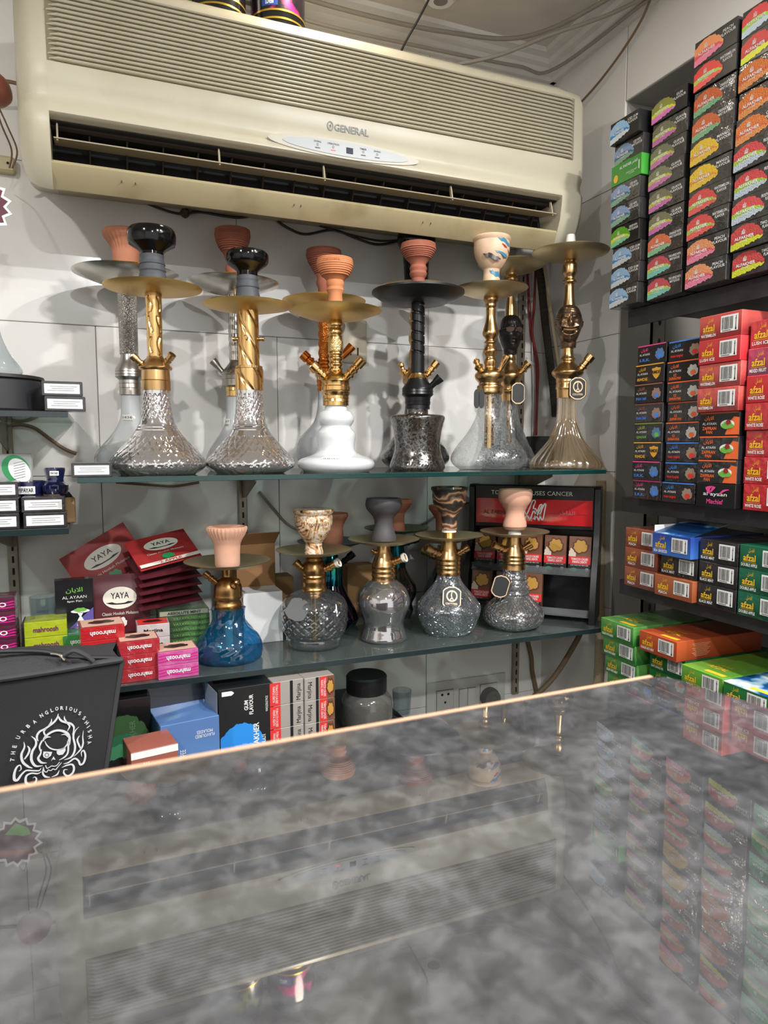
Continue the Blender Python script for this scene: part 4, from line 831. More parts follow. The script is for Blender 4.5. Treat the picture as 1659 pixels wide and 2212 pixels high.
def fakher(fl, loc, size, label, wrap, rz=-PI / 2, group='black flavour cartons on the top rack shelf'):
    w_, d, h_ = size; tx, _, cols = FLV[fl]
    o = carton('tobacco_carton', label, 'carton', group, size, loc, rz, m_fkw if wrap else m_fk)
    def mk(c):
        if wrap: c = tuple(int(x * .88 + 18) for x in c)  # inks lifted towards grey for the painted film sheen
        return M('ink_%d_%d_%d' % c, c, .4, coat=.6 if wrap else .2, bump=(26, .6, 'film') if wrap else None)
    q = decal(o, data2d('brush_mark', _brush, [p_white] * 3), -.15 * w_, .47 * h_, .69 * w_, .90 * h_, d, 'brush_mark'); slotmats(q, [mk(c) for c in cols])
    txt(o, 'ALFAKHER', p_white, -.20 * w_, .44 * h_, .42 * w_, .12 * h_, d, lift=2, bold=.02); decal(o, data2d('crown', _crown, [p_white]), -.22 * w_, .64 * h_, .09 * w_, .2 * h_, d, 'crown_mark', lift=2)
    txt(o, AR_FAKHER, p_white, -.21 * w_, .30 * h_, .14 * w_, .10 * h_, d, lift=2, name='arabic_lettering'); txt(o, tx, p_white, .30 * w_, .68 * h_, .34 * w_, .26 * h_, d, bold=.01)
    return o
XF = 1.10
def stack(cols_, z0, y1, y0, XFc, hh, dep, shelfname, colname, fn):
    for i, (fl, wr) in enumerate(cols_):
        if fl is None: continue
        j = R.uniform(-.004, .004)
        fn(fl, (XFc + dep / 2 + j, (y0 + y1) / 2 + R.uniform(-.0015, .0015), z0 + i * (hh + .0003)), (y1 - y0, dep, hh), i, colname, wr)
H1 = .0459; Z1 = 1.461
def fk(fl, loc, size, i, colname, wr):
    fakher(fl, loc, size, 'black carton with %s brush mark, %s, %s column, top shelf' % (FLV[fl][1], ORD[i], colname), wr)
stack([('gum', 1), ('gum', 1), ('gum', 1), ('grape', 0), ('icemint', 1), ('icemint', 1), (None, 0), ('icemint', 1)], Z1, 1.300, 1.212, 1.088, H1 * .955, .15, 'top', 'corner', fk)
fakher('gum', (1.078 + .075, 1.258, Z1 + 8 * (H1 * .955 + .0003)), (.088, .15, H1), 'black carton with blue brush mark, topmost, corner column, top rack shelf', 0)
stack([('apmint', 1), ('apmint', 1), ('ormint', 1), ('guava', 1), ('guava', 1), ('guava', 1), ('guava', 1), ('guava', 1), ('gumg', 0)], Z1, 1.199, 1.104, 1.10, H1 * .97, .15, 'top', 'second', fk)
stack([('peach', 1), ('peach', 1), ('melon', 1), ('melon', 1), ('mango', 1), ('mango', 1), ('ormint', 1), ('ormint', 1), ('melon', 0), ('peach', 0)], Z1, 1.088, .990, 1.10, H1 * 1.01, .16, 'top', 'third', fk)
stack([('twoap', 1), ('twoap', 1), ('frost', 1), ('frost', 1), ('frost', 1), ('orange', 1), ('orange', 1), ('orange', 1), ('twoap', 0), ('frost', 0)], Z1, .984, .886, 1.10, H1 * 1.01, .16, 'top', 'fourth', fk)
stack([('mint', 1), ('lemon', 1), ('mint', 1), ('mint', 1), ('lemon', 1), ('mint', 1), ('mint', 1), ('lemon', 1), ('mint', 0)], Z1, .878, .780, 1.10, H1 * 1.01, .16, 'top', 'fifth', fk)
# the one green carton among them
gz = Z1 + 6 * (H1 * .955 + .0003)
o = carton('tobacco_carton', 'bright green carton with a lemon picture among black cartons', 'carton', None, (.094, .15, H1 * .955), (1.084 + .075, 1.255, gz), -PI / 2, cardm('card_green', (58, 160, 48)))
txt(o, 'AL FAKHER ' + AR_FAKHER, p_white, .08 * .094, .70 * H1, .055, .008, .15, bold=.02); txt(o, 'LEMON WITH MINT\nFLAVOUR', p_white, .018, .014, .034, .007, .15); decal(o, oval(p_yellow), -.031, .014, .014, .017, .15, 'lemon_print'); decal(o, rect(p_white), .040, .022, .003, .018, .15, 'seal_print')
# ---- second shelf
m_ayw = cardm('card_ayan', (44, 43, 45), True); m_ay = cardm('card_ayan', (22, 22, 24))  # wrapped copy carries the film sheen as a lighter card colour
AYC = {'srk': (p_pink, ['S.R.K.', p_blue], (90, 120, 170), 'pink Arabic'), 'rmde': (p_gold, ['RMDE', p_gold], (214, 160, 50), 'gold shield'), 'pan360': (M('print_brown', (150, 96, 80), .5), ['PAN 360', p_blue], (150, 120, 110), 'brown Arabic'),
       'qiwa': (M('print_olive', (160, 176, 80), .5), ['QIWAM', p_green], (80, 120, 150), 'olive Arabic'), 'panr': (p_blue, ['PAN RAJNI', p_red], (150, 130, 110), 'blue Arabic'), 'ice': (p_or, ['ICE\nZAFRAN PAN', p_or], (190, 190, 186), 'orange Arabic and ice'), 'zaf': (p_or, ['ZAFFRAN\nPAN', p_or], (120, 170, 60), 'green dish'), 'mis': (p_pink, ['Mischief', p_pink], None, 'pink script')}
def _blob(b):
    b.flat([(.5 * math.cos(i * PI / 12) * (1 + jag(i * .1, 3, .25)), .5 * math.sin(i * PI / 12) * (1 + jag(i * .13, 1, .25))) for i in range(24)])
def _shield(b): b.flat([(-.5, .4), (-.2, .42), (0, .5), (.2, .42), (.5, .4), (.44, -.05), (.25, -.32), (0, -.5), (-.25, -.32), (-.44, -.05)])
def ayan(k, loc, size, i, colname, wr):
    w_, d, h_ = size; c = AYC[k]
    o = carton('tobacco_carton', '%sblack carton with %s print, %s, %s column, second rack shelf' % ('', c[3], ORD[i], colname), 'carton', 'dark flavour cartons on the second rack shelf', size, loc, -PI / 2, m_ayw if wr else m_ay)
    if k == 'mis':
        txt(o, 'al ayaan', p_white, 0, .55 * h_, .6 * w_, .2 * h_, d, bold=.01); b = MB()
        decal(o, data2d('swash', lambda b: (b.ribbon([(-.2, -.3), (-.25, .4), (-.05, .5), (-.15, -.1)], [.05, .2, .15, .05], 0, 4), b.ribbon([(.15, -.3), (.35, .2), (.5, .3)], [.03, .14, .1], 0, 4)), [p_pink]), 0, .68 * h_, .7 * w_, .36 * h_, d, 'swash_mark', lift=2)
        txt(o, 'Mischief', p_pink, 0, .25 * h_, .42 * w_, .2 * h_, d, bold=.02); return
    decal(o, rect(c[0]), 0, .965 * h_, .96 * w_, .06 * h_, d, 'edge_band')
    txt(o, AR_AYAN, c[0], -.25 * w_, .74 * h_, .24 * w_, .2 * h_, d, name='arabic_lettering', bold=.02); txt(o, 'AL AYAAN', p_white, -.24 * w_, .52 * h_, .36 * w_, .11 * h_, d)
    two = '\n' in c[1][0]; txt(o, c[1][0], c[1][1], -.24 * w_, .24 * h_, .36 * w_, (.3 if two else .15) * h_, d, bold=.03)
    if k == 'rmde': decal(o, data2d('shield', _shield, [p_gold]), .24 * w_, .5 * h_, .3 * w_, .62 * h_, d, 'shield_mark'); txt(o, 'RMDE', p_black, .24 * w_, .55 * h_, .27 * w_, .16 * h_, d, lift=2, bold=.03)
    elif k == 'zaf':
        decal(o, data2d('spill', lambda b: b.flat([(-.5, -.5), (-.3, -.1), (-.42, .12), (-.1, .3), (.1, .5), (.5, .44), (.5, -.5)]), [p_or]), .33 * w_, .42 * h_, .34 * w_, .74 * h_, d, 'spill_print')
        decal(o, oval(p_white), .22 * w_, .48 * h_, .34 * w_, .36 * h_, d, 'dish_print', lift=2); decal(o, data2d('leafp', _blob, [p_green]), .22 * w_, .42 * h_, .3 * w_, .28 * h_, d, 'leaf_print', lift=3); decal(o, data2d('redp', _blob, [M('print_maroon', (150, 40, 36), .5)]), .25 * w_, .56 * h_, .12 * w_, .22 * h_, d, 'spice_print', lift=4)
    else:
        mm = M('print_pic_' + k, c[2], .5); decal(o, data2d('pic_' + k, _blob, [mm]), .28 * w_, .46 * h_, .30 * w_, .56 * h_, d, 'picture_print'); decal(o, data2d('pic2_' + k, _blob, [c[1][1]]), .3 * w_, .36 * h_, .16 * w_, .24 * h_, d, 'picture_print', lift=2)
m_bars = [p_white, p_black]
def afzal(col, grad, flav, loc, size, label, wr, rz=-PI / 2, group=None, nm=None, flavcol=None):
    w_, d, h_ = size; key = 'card_af_%d_%d_%d' % col
    o = carton('tobacco_carton', label, 'carton', group, size, loc, rz, cardm(key, col, wr, grad))
    txt(o, 'afzal', p_yellow, -.27 * w_, .48 * h_, .28 * w_, .28 * h_, d, bold=.02); txt(o, AR_AFZAL, p_yellow, -.23 * w_, .78 * h_, .13 * w_, .22 * h_, d, name='arabic_lettering')
    decal(o, rect(p_yellow), -.27 * w_, .295 * h_, .30 * w_, .015 * h_, d, 'rule_line'); txt(o, flav, flavcol or p_white, -.27 * w_, .18 * h_, min(.36, .045 * len(flav)) * w_, .13 * h_, d, bold=.02)
    decal(o, data2d('barcode', _bars, m_bars), .22 * w_, .55 * h_, .40 * w_, .66 * h_, d, 'barcode')
    return o
G2 = 'afzal'
RED, REDT = (196, 44, 46), (222, 66, 62)
def redc(fl, loc, size, i, colname, wr):
    c = {'WATERMELON': ((150, 40, 42), (226, 92, 84)), 'LUSH ICE': ((196, 36, 44), (216, 62, 66)), 'MIXED FRUIT': ((120, 44, 78), (196, 66, 100)), 'WHITE ROSE': ((190, 22, 34), (216, 44, 52))}[fl]
    nm = {'WATERMELON': 'coral red', 'LUSH ICE': 'crimson', 'MIXED FRUIT': 'purplish red', 'WHITE ROSE': 'scarlet'}[fl]
    afzal(c[0], c[1], fl, loc, size, '%s carton with yellow logo and barcode, %s, %s column, second rack shelf' % (nm, ORD[i], colname), wr, group='red flavour cartons on the second rack shelf')
Z2 = 1.036; H2 = .0412
stack([('srk', 1), ('srk', 1), ('rmde', 1), ('qiwa', 1), ('pan360', 1), ('pan360', 0), ('rmde', 0), ('srk', 0)], Z2, 1.222, 1.138, 1.100, H2, .14, '', 'corner', ayan)
stack([('panr', 1), ('panr', 1), ('panr', 1), ('ice', 1), ('ice', 1), ('ice', 1), ('ice', 0), ('panr', 0)], Z2, 1.128, 1.040, 1.100, H2 * .99, .14, '', 'second', ayan)
H3 = .0452
stack([('mis', 0), ('zaf', 1), ('zaf', 1), ('zaf', 0)], Z2 - .002, 1.034, .942, 1.092, H3, .14, '', 'third', ayan)
stack([(None, 0)] * 4 + [('WATERMELON', 1), ('WATERMELON', 1), ('LUSH ICE', 0), ('WATERMELON', 0)], Z2 - .002, 1.036, .940, 1.088, H3, .17, '', 'third', redc)
stack([('WHITE ROSE', 1), ('WHITE ROSE', 1), ('WHITE ROSE', 1), ('WHITE ROSE', 1), ('WHITE ROSE', 0), ('MIXED FRUIT', 1), ('LUSH ICE', 1)], Z2 - .002, .934, .838, 1.098, H3 * 1.07, .17, '', 'fourth', redc)
stack([('LUSH ICE', 1), ('WATERMELON', 1), ('WATERMELON', 1), ('LUSH ICE', 1), ('MIXED FRUIT', 1), ('WHITE ROSE', 1)], Z2 - .002, .832, .736, 1.10, H3 * 1.05, .17, '', 'fifth', redc)
# ---- third shelf
Z3 = .838; HA = .0435; G3 = 'flavour cartons on the third rack shelf'
PE, BM, DA = ((128, 58, 42), (176, 92, 66)), ((24, 24, 26), (46, 45, 46)), ((14, 74, 50), (24, 110, 76))
for i in range(3):
    afzal(*PE, 'PEACH', (1.098 + .1, 1.186, Z3 + i * (HA + .0004)), (.098, .2, HA), 'brown carton with yellow logo, %s, corner column, third rack shelf' % ORD[i], 1, group=G3)
    afzal(*BM, 'BLACK MINT', (1.098 + .1, .980, Z3 + i * (HA + .0004)), (.090, .2, HA), 'charcoal carton with yellow logo, %s, third column, third rack shelf' % ORD[i], 1, group=G3)
    afzal(*DA, 'DOUBLE APPLE', (1.098 + .1, .885, Z3 + i * (HA + .0004)), (.094, .2, HA * 1.02), 'dark green carton with yellow logo, %s, fourth column, third rack shelf' % ORD[i], i != 2, group=G3)
afzal((160, 78, 40), (190, 104, 62), 'PEACH', (1.088 + .1, 1.080, Z3), (.102, .2, HA), 'rust orange carton with yellow logo, lowest, second column, third rack shelf', 0, group=G3)
afzal(*BM, 'BLACK MINT', (1.098 + .1, 1.078, Z3 + HA + .0004), (.098, .2, HA), 'charcoal carton with yellow logo under the blue carton, third rack shelf', 1, group=G3)
sb = afzal((56, 110, 200), (40, 76, 170), 'SEA BREEZE', (1.080 + .1, 1.082, Z3 + 2 * (HA + .0004)), (.104, .2, HA * 1.02), 'open blue carton with seascape lid, third rack shelf', 0, group=G3)
m_sea = M('print_seascape', (60, 120, 180), .4, coat=.3); marble(m_sea, [(.2, (206, 214, 210)), (.45, (120, 170, 200)), (.6, (30, 90, 150)), (.85, (20, 60, 110))], 9, 3)
b = MB(); b.cbox(-.052, .052, -.0006, .0006, 0, .15, .0002, Matrix.Translation((0, -.098, HA * 1.02)) @ Matrix.Rotation(-1.34, 4, 'X')); b.build('open_lid', m_sea, sb)
b = MB(); b.cbox(-.052, -.051, -.095, -.02, HA, HA + .016, .0002); b.build('side_flap', p_white, sb)
# ---- bottom shelf
Z4 = .585; HB = .0425; G4 = 'flavour cartons on the bottom rack shelf'; GR = ((40, 120, 44), (104, 178, 84))
for i in range(4):
    afzal(*GR, 'GRAPE WITH MINT', (1.086 + .12 - .006 * i, 1.214 + .002 * i, Z4 + i * (HB + .0004)), (.106, .24, HB), 'leaf green carton with yellow logo, %s, corner column, bottom rack shelf' % ORD[i], 1, group=G4)
afz = lambda c, f, x, y, z, l, w_=.1: afzal(*c, f, (x + .12, y, z), (w_, .24, HB), l, 0, group=G4)
afz(((24, 96, 44), (34, 120, 58)), 'GRAPE BERRY MINT', 1.10, 1.100, Z4, 'deep green carton with yellow logo, lowest, second column, bottom rack shelf')
afz(((24, 96, 44), (34, 120, 58)), 'GRAPE BERRY MINT', 1.10, 1.100, Z4 + HB, 'deep green carton with yellow logo, second from bottom, second column, bottom rack shelf')
afz(((24, 96, 44), (34, 120, 58)), 'GRAPE ORANGE MIX', 1.098, 1.098, Z4 + 2 * HB, 'deep green carton with yellow logo just under the orange carton')
oc = afz(((176, 66, 34), (214, 90, 46)), 'ORANGE WITH MINT', 1.072, 1.100, Z4 + 3 * HB + .0006, 'orange carton with printed side, topmost, second column, bottom rack shelf', .106)
for i in range(3): afz(((60, 140, 40), (112, 184, 60)), 'MINT', 1.075, .986, Z4 + i * (HB + .0006), 'lime green carton with yellow logo, %s, third column, bottom rack shelf' % ORD[i], .1)
for i in range(3): afz(((18, 92, 42), (40, 132, 60)), 'GUM WITH MINT', 1.07, .880, Z4 + i * (HB + .0006), '%sgreen carton with yellow logo, %s, fourth column, bottom rack shelf' % ('blue lidded ' if i == 2 else '', ORD[i]), .1)
for o in [o for o in SC.objects if o.get('group') == G4 and not o.parent]:      # print on the long top of the bottom shelf cartons
    zt = HB
    txt(o, 'AFZAL', p_yellow, .0, -.075, .045, .016, zt, face='top', bold=.02); decal(o, rect(p_yellow), .02, -.106, .045, .012, zt, 'yellow_band', face='top'); txt(o, AR_AFZAL, p_yellow, 0, -.055, .03, .014, zt, face='top')
for k in range(9):
    decal(oc, rect(M('print_pale_orange', (230, 170, 140), .5)), -.055, .034 - k * .0032, .05 - (k % 3) * .008, .0008, .053, 'small_print', face='right')
bl = [o for o in SC.objects if o.get('label', '').startswith('blue lidded')][0]
b = MB(); b.cbox(-.05, .05, -.12, .11, HB + .001, HB + .0025, .0002, Matrix.Rotation(.02, 4, 'X')); b.build('open_lid', m_sea, bl)
# ---- the rack that carries them
rk = empty('shelving_rack', (1.35, .9, 0), 0, 'grey slotted steel rack filled with cartons in the wall recess', 'rack')
for zt, zl in ((Z1 - .001, .038), (Z2 - .003, .034), (Z3 - .001, .034), (Z4 - .001, .034)):
    b = MB(); b.cbox(1.135 - 1.35, .20, -1.9, .392, zt - .003, zt, .0005); b.cbox(1.135 - 1.35, 1.139 - 1.35, -1.9, .392, zt - zl, zt - .003, .0005); b.build('shelf', m_steel_dark, rk)
m_post = M('post_steel', (120, 118, 116), .45, .4, var=(24, (98, 96, 94), .4, .7))
for yy in (.446, -1.2):
    b = MB(); b.box(1.262 - 1.35, 1.300 - 1.35, yy, yy + .002, .05, 1.84); b.box(1.262 - 1.35, 1.264 - 1.35, yy - .036, yy, .05, 1.84); b.build('upright', m_post, rk)
    hb_ = MB(); hb_.prism([(.0045 * math.cos(i * PI / 5), .010 * math.sin(i * PI / 5)) for i in range(10)], -.0004, .0001, 'x'); hm = hb_.mesh('slot_hole', m_slot)
    if yy > 0:
        for k in range(28): obj('slot_hole', hm, rk, (1.2616 - 1.35, yy - .020, .50 + k * .05))
# ================================================================ DISPLAY STAND with packs
ds = empty('display_stand', (1.075, 1.560, ZL), -PI / 4, 'black counter display stand with red header on the lower shelf', 'display stand')
m_dsk = M('display_black', (20, 20, 22), .35); DW = .165
side = [(.030, 0), (.030, .338), (.022, .344), (-.018, .344), (-.026, .336), (-.026, .225), (-.040, .185), (-.066, .13), (-.080, .09), (-.090, .05), (-.094, .02), (-.094, 0)]
for s in (-1, 1):
    b = MB(); b.prism(side, s * DW - .007, s * DW + .007, 'x'); b.build('side_panel', m_dsk, ds, 30)
b = MB(); b.cbox(-DW + .007, DW - .007, .022, .030, 0, .34, .001); b.build('back_panel', m_dsk, ds)
b = MB(); b.cbox(-DW + .007, DW - .007, -.020, .022, .228, .343, .003); b.build('header', m_dsk, ds)
b = MB(); b.cbox(-DW + .012, DW - .012, -.0225, -.020, .240, .307, .0004); hp = b.build('red_panel', M('panel_red', (196, 30, 36), .25, coat=.6), ds)
def dd(me, nm, x, z, w_, h_, y=-.0235, rot=0, par=None):
    o = obj(nm, me, par or ds); o.matrix_local = Matrix.Translation((x, y, z)) @ Matrix.Rotation(PI / 2, 4, 'X') @ Matrix.Diagonal((w_, h_, 1, 1)); return o
dd(text_data('TOBACCO CAUSES CANCER', p_white), 'lettering', -.005, .323, .215, .011, -.0206)
def _crownbig(b):
    for pts in ([(-.5, -.35), (-.42, .25), (-.36, .28), (-.34, .18), (-.42, -.05), (-.18, -.42)], [(-.42, -.42), (-.22, .1), (-.1, .45), (0, .5), (.03, .4), (-.04, .1), (.2, -.45)],
                [(-.18, -.42), (.0, .1), (.1, -.05), (-.02, -.4)], [(.02, -.42), (.14, .0), (.24, .28), (.32, .3), (.3, .2), (.12, -.2)], [(.2, -.45), (.3, .0), (.42, .32), (.5, .34), (.48, .25), (.36, -.42), (.22, -.1)]):
        b.ribbon(pts, .055, 0, 5)
dd(data2d('crown_emblem', _crownbig, [p_white]), 'crown_emblem', .005, .276, .060, .056)
m_dred = M('print_darkred', (104, 26, 30), .4); dd(text_data('AL FAKHER', m_dred, .02), 'lettering', -.095, .270, .075, .011); dd(text_data(AR_FAKHER, M('print_grey', (150, 120, 124), .4)), 'arabic_lettering', .088, .272, .042, .014)
for x in (.052, .127): dd(rect(m_dred), 'rule_line', x, .270, .02, .0012)
for z0, y0, nm in ((.118, -.050, 'upper'), (.018, -.080, 'lower')):
    b = MB(); b.cbox(-DW + .007, DW - .007, y0, .022, z0 - .004, z0, .0004); b.build('step', m_dsk, ds)
    b = MB(); b.cbox(-DW + .009, DW - .009, y0 - .0012, y0, z0 - .004, z0 + .016, .0003); b.build('clear_lip', GL('acrylic', (206, 210, 212), .05, haze=.12), ds)
m_pk = cardm('pack_brown', (132, 84, 60)); m_blob = M('print_ulcer', (206, 160, 72), .5, var=(160, (150, 96, 40), .4, .7)); m_blob2 = M('print_ulcer_rim', (92, 50, 36), .5); p_leaf = M('print_leaf', (40, 140, 80), .4); m_skin = M('print_pale', (220, 200, 184), .5)
DSM = Matrix.Translation((1.075, 1.560, ZL)) @ Matrix.Rotation(-PI / 4, 4, 'Z')
def pack(lx, ly, lz, label, tilt=-.12):
    p = DSM @ Vector((lx, ly, lz)); w_, d, h_ = .056, .02, .096
    o = carton('tobacco_pack', label, 'pack', 'small packs in the display stand', (w_, d, h_), p, -PI / 4, m_pk, tilt=tilt)
    o.rotation_euler = (Matrix.Rotation(-PI / 4, 3, 'Z') @ Matrix.Rotation(tilt, 3, 'X')).to_euler()
    decal(o, data2d('palep', _blob, [m_skin]), -.019, .05, .018, .03, d, 'picture_print'); decal(o, data2d('rimp', _blob, [m_blob2]), .001, .070, .040, .040, d, 'picture_print', lift=2)
    decal(o, data2d('blobp', _blob, [m_blob]), .001, .070, .033, .032, d, 'picture_print', lift=3); decal(o, rect(p_red), 0, .034, w_, .020, d, 'warning_band', lift=2); txt(o, 'TOBACCO CAUSES\nPAINFUL DEATH', p_white, 0, .034, .042, .013, d, lift=3, bold=.02)
    decal(o, rect(p_black), 0, .012, w_, .024, d, 'black_band', lift=2); txt(o, 'QUIT TODAY CALL 1800-11-2356', p_white, 0, .0215, .044, .003, d, lift=3); decal(o, data2d('leafpk', _oval, [p_leaf]), -.014, .010, .018, .010, d, 'leaf_print', lift=3); decal(o, data2d('shieldpk', _shield, [M('print_silver', (150, 150, 152), .4)]), .019, .011, .008, .009, d, 'shield_mark', lift=3)
pn = ['leftmost', 'second', 'third', 'fourth', 'rightmost']
for i in range(5): pack(-.124 + i * .0625, -.034, .1185, 'small pack with red warning band, %s of the upper display row' % pn[i])
for i in range(3): pack(-.124 + i * .066, -.062, .0185, 'small pack with red warning band, %s of the lower display row' % ['leftmost', 'middle', 'rightmost'][i])
# ================================================================ LEFT SHELVES
m_foil = M('box_foil', (120, 120, 122), .25, .6, coat=.8, bump=(50, .5)); m_dark = M('box_dark', (40, 38, 40), .35, coat=.8, bump=(60, .4)); m_line = M('print_lines', (150, 150, 156), .6)
def silverbox(x, y, z, label, size=(.068, .05, .026), rz=0.0, up=False):
    o = carton('charcoal_box', label, 'box', 'small silver boxes with white labels', size, (x, y, z), rz, m_dark)
    w_, d, h_ = size; b = MB(); b.cbox(-w_ / 2 + .001, w_ / 2 - .001, -d / 2 + .002, d / 2 - .002, h_ - .0005, h_ + .0006, .0003); b.build('foil_top', m_foil, o)
    decal(o, rect(p_white), 0, h_ * .5, w_ * .86, h_ * .66, d, 'white_label')
    for k in range(3): decal(o, rect(m_line), R.uniform(-.003, .003), h_ * (.66 - .14 * k), w_ * (.66 - .12 * (k % 2)), h_ * .035, d, 'label_line', lift=2)
zA, zB_ = 1.2145, 1.0015
silverbox(-.052, 1.425, zA, 'silver box beside the black tub, lower of two'); silverbox(-.056, 1.427, zA + .0272, 'silver box beside the black tub, upper of two'); silverbox(-.085, 1.50, zA, 'silver box standing behind the two by the black tub', (.066, .045, .052))
o = empty('black_tub', (-.185, 1.50, zA), 0, 'wide black round tub on the upper left glass shelf', 'tub'); b = MB(); b.lathe([(.096, 0), (.099, .004), (.099, .055), (.095, .057)], 64); b.build('body', M('tub_black', (38, 38, 42), .5), o); b = MB(); b.lathe([(.092, .0571), (.096, .060), (.094, .066), (.03, .068), (0, .068)], 64); b.build('lid', m_black, o)
o = empty('glass_vase', (-.178, 1.50, zA + .0685), 0, 'clear glass hookah base standing on the black tub', 'glass base'); b = MB(); b.lathe([(.045, 0), (.052, .008), (.046, .022), (.030, .045), (.018, .075), (.014, .11), (.015, .13)], 48, rows=30, rf=flute(24, .001)); b.build('glass', m_clear, o)
silverbox(-.094, 1.435, zB_, 'silver box in the right stack of the lower left shelf, lower', (.072, .05, .0275)); silverbox(-.096, 1.437, zB_ + .0287, 'silver box in the right stack of the lower left shelf, upper', (.072, .05, .0275))
for k, nm in enumerate(('lowest', 'middle', 'topmost')): silverbox(-.172, 1.435 + .003 * k, zB_ + k * .0287, 'silver box in the left edge stack of the lower left shelf, ' + nm, (.072, .05, .0275))
silverbox(-.012, 1.395, ZU, 'silver box alone at the left end of the upper glass shelf', (.068, .05, .0255), .03)
o = carton('leaf_box', 'clear wrapped box with green and white oval print on the lower left shelf', 'box', None, (.060, .05, .060), (-.150, 1.53, zB_ + .075), .05, M('box_grey_film', (150, 152, 150), .3, coat=1, bump=(40, .4)))
decal(o, oval(p_leaf), .002, .031, .046, .056, .05, 'green_print', rot=.5); decal(o, oval(p_white), .008, .028, .034, .050, .05, 'white_print', rot=.5, lift=2)
for k in range(7): decal(o, rect(m_ink), .008, .044 - k * .005, .02, .0007, .05, 'label_line', lift=3, rot=.25)
o = carton('brown_box', 'brown cardboard box under the wrapped box on the lower left shelf', 'box', None, (.14, .10, .072), (-.135, 1.585, zB_), .0, M('kraft', (150, 118, 84), .8))
m_nv = M('glaze_navy', (22, 26, 62), .08, coat=1)
def navybowl(x, y, z, s, label):
    o = empty('ceramic_bowl', (x, y, z), 0, label, 'bowl', 'navy glazed bowls'); b = MB(); b.lathe([(r * s, q * s) for r, q in ((0, .030), (.016, .03), (.021, .034), (.026, 0), (.027, .002), (.030, .012), (.030, .022), (.020, .030), (.019, .036), (.024, .06), (.023, .064), (.019, .062), (.012, .045), (0, .045))][3:], 40); b.build('body', m_nv, o)
    b = MB(); P = [(-.0095, .052), (.0095, .052)]; b.box(-.010 * s, .010 * s, -.0237 * s, -.0232 * s, .046 * s, .057 * s); q = b.build('white_label', p_white, o)
    V, F, _ = tmesh('PAYAR', .02); b = MB(); b.add([(a * .016 * s, -.0241 * s, .0515 * s + c * .006 * s) for a, c in V], F); b.build('lettering', p_black, q, None)
navybowl(-.078, 1.475, zB_ + .0582, .78, 'shiny navy ceramic bowl with a small white label'); navybowl(-.125, 1.492, zB_, 1.3, 'navy ceramic bowl partly hidden behind the silver boxes')
o = empty('wooden_block', (-.062, 1.50, zB_), .1, 'pale wooden block at the right end of the lower left shelf', 'block'); b = MB(); b.cbox(-.016, .016, -.02, .02, 0, .05, .002); b.build('body', M('wood_pale', (176, 140, 96), .6), o); b = MB(); b.lathe([(.013, .0505), (.011, .054), (.007, .060), (0, .062)], 20); b.build('knob', m_black, o)
# ================================================================ GOODS ON THE LOWER SHELF, LEFT
m_pr = M('pouch_red', (160, 42, 42), .5, coat=.0, bump=(18, .3)); m_pd = M('pouch_maroon', (84, 30, 38), .45, coat=.1, bump=(18, .3)); p_cream = M('print_cream', (226, 220, 206), .5)
def pouch(w_, h_, th, mt, label, M4, prints=True):
    o = obj('foil_pouch', None, None); o.empty_display_size = .02; o.matrix_world = M4; tag(o, label, 'pouch', 'red foil pouches'); b = MB(); nx, nz = 14, 12; vs = []
    def bulge(a, c): return th * (max(0, 1 - abs(2 * a - 1) ** 3)) * max(0, 1 - abs(2 * c - 1) ** 2.5) if c < .82 else th * .08
    for s in (-1, 1):
        for j in range(nz + 1):
            for i in range(nx + 1):
                a, c = i / nx, j / nz; vs.append(((a - .5) * w_, s * (.0004 + bulge(a, c) / 2), c * h_))
    fs = []; K = (nx + 1) * (nz + 1)
    for j in range(nz):
        for i in range(nx):
            q = j * (nx + 1) + i; fs += [(q, q + 1, q + nx + 2, q + nx + 1), (K + q, K + q + nx + 1, K + q + nx + 2, K + q + 1)]
    b.add(vs, fs); b.build('bag', mt, o, 60)
    if prints:
        y = -th / 2 - .0012
        def pr(me, nm, x, z, a, c, l=0, rot=0):
            q = obj(nm, me, o); q.matrix_local = Matrix.Translation((x, y - l * .0005, z)) @ Matrix.Rotation(PI / 2, 4, 'X') @ Matrix.Rotation(rot, 4, 'Z') @ Matrix.Diagonal((a, c, 1, 1)); return q
        pr(oval(p_cream), 'logo_oval', 0, h_ * .62, w_ * .56, h_ * .36); pr(text_data('YAYA', p_black, .01), 'lettering', 0, h_ * .66, w_ * .3, h_ * .10, 1); pr(data2d('ribbonmark', lambda b: b.ribbon([(-.5, .2), (-.25, -.2), (.25, -.2), (.5, .2)], .3, 0, 4), [p_black]), 'ribbon_mark', 0, h_ * .54, w_ * .36, h_ * .07, 1)
        pr(text_data('Classic Hookah Molasses', p_cream), 'lettering', 0, h_ * .37, w_ * .6, h_ * .05)
        pr(data2d('apple' + mt.name, _blob, [p_leaf if mt is m_pr else p_cream]), 'fruit_print', 0, h_ * .22, w_ * .2, h_ * .17)
        if mt is m_pr: pr(rect(p_cream), 'flavour_band', 0, h_ * .07, w_ * .98, h_ * .10); pr(text_data('2 APPLE', p_red, .02), 'lettering', 0, h_ * .07, w_ * .36, h_ * .07, 1)
    return o
def mat4(u, v, y, roll, pitch=0, yaw=0):
    return Matrix.Translation(onY(u, v, y)) @ Matrix.Rotation(yaw, 4, 'Z') @ Matrix.Rotation(pitch, 4, 'X') @ Matrix.Rotation(roll, 4, 'Y')
pouch(.155, .118, .012, m_pr, 'large red foil pouch with oval logo leaning tilted against the wall', mat4(262, 1262, 1.655, -.52, -.2))
pouch(.120, .130, .012, m_pd, 'upright maroon pouch with oval logo behind the red boxes', mat4(262, 1372, 1.55, 0, -.08))
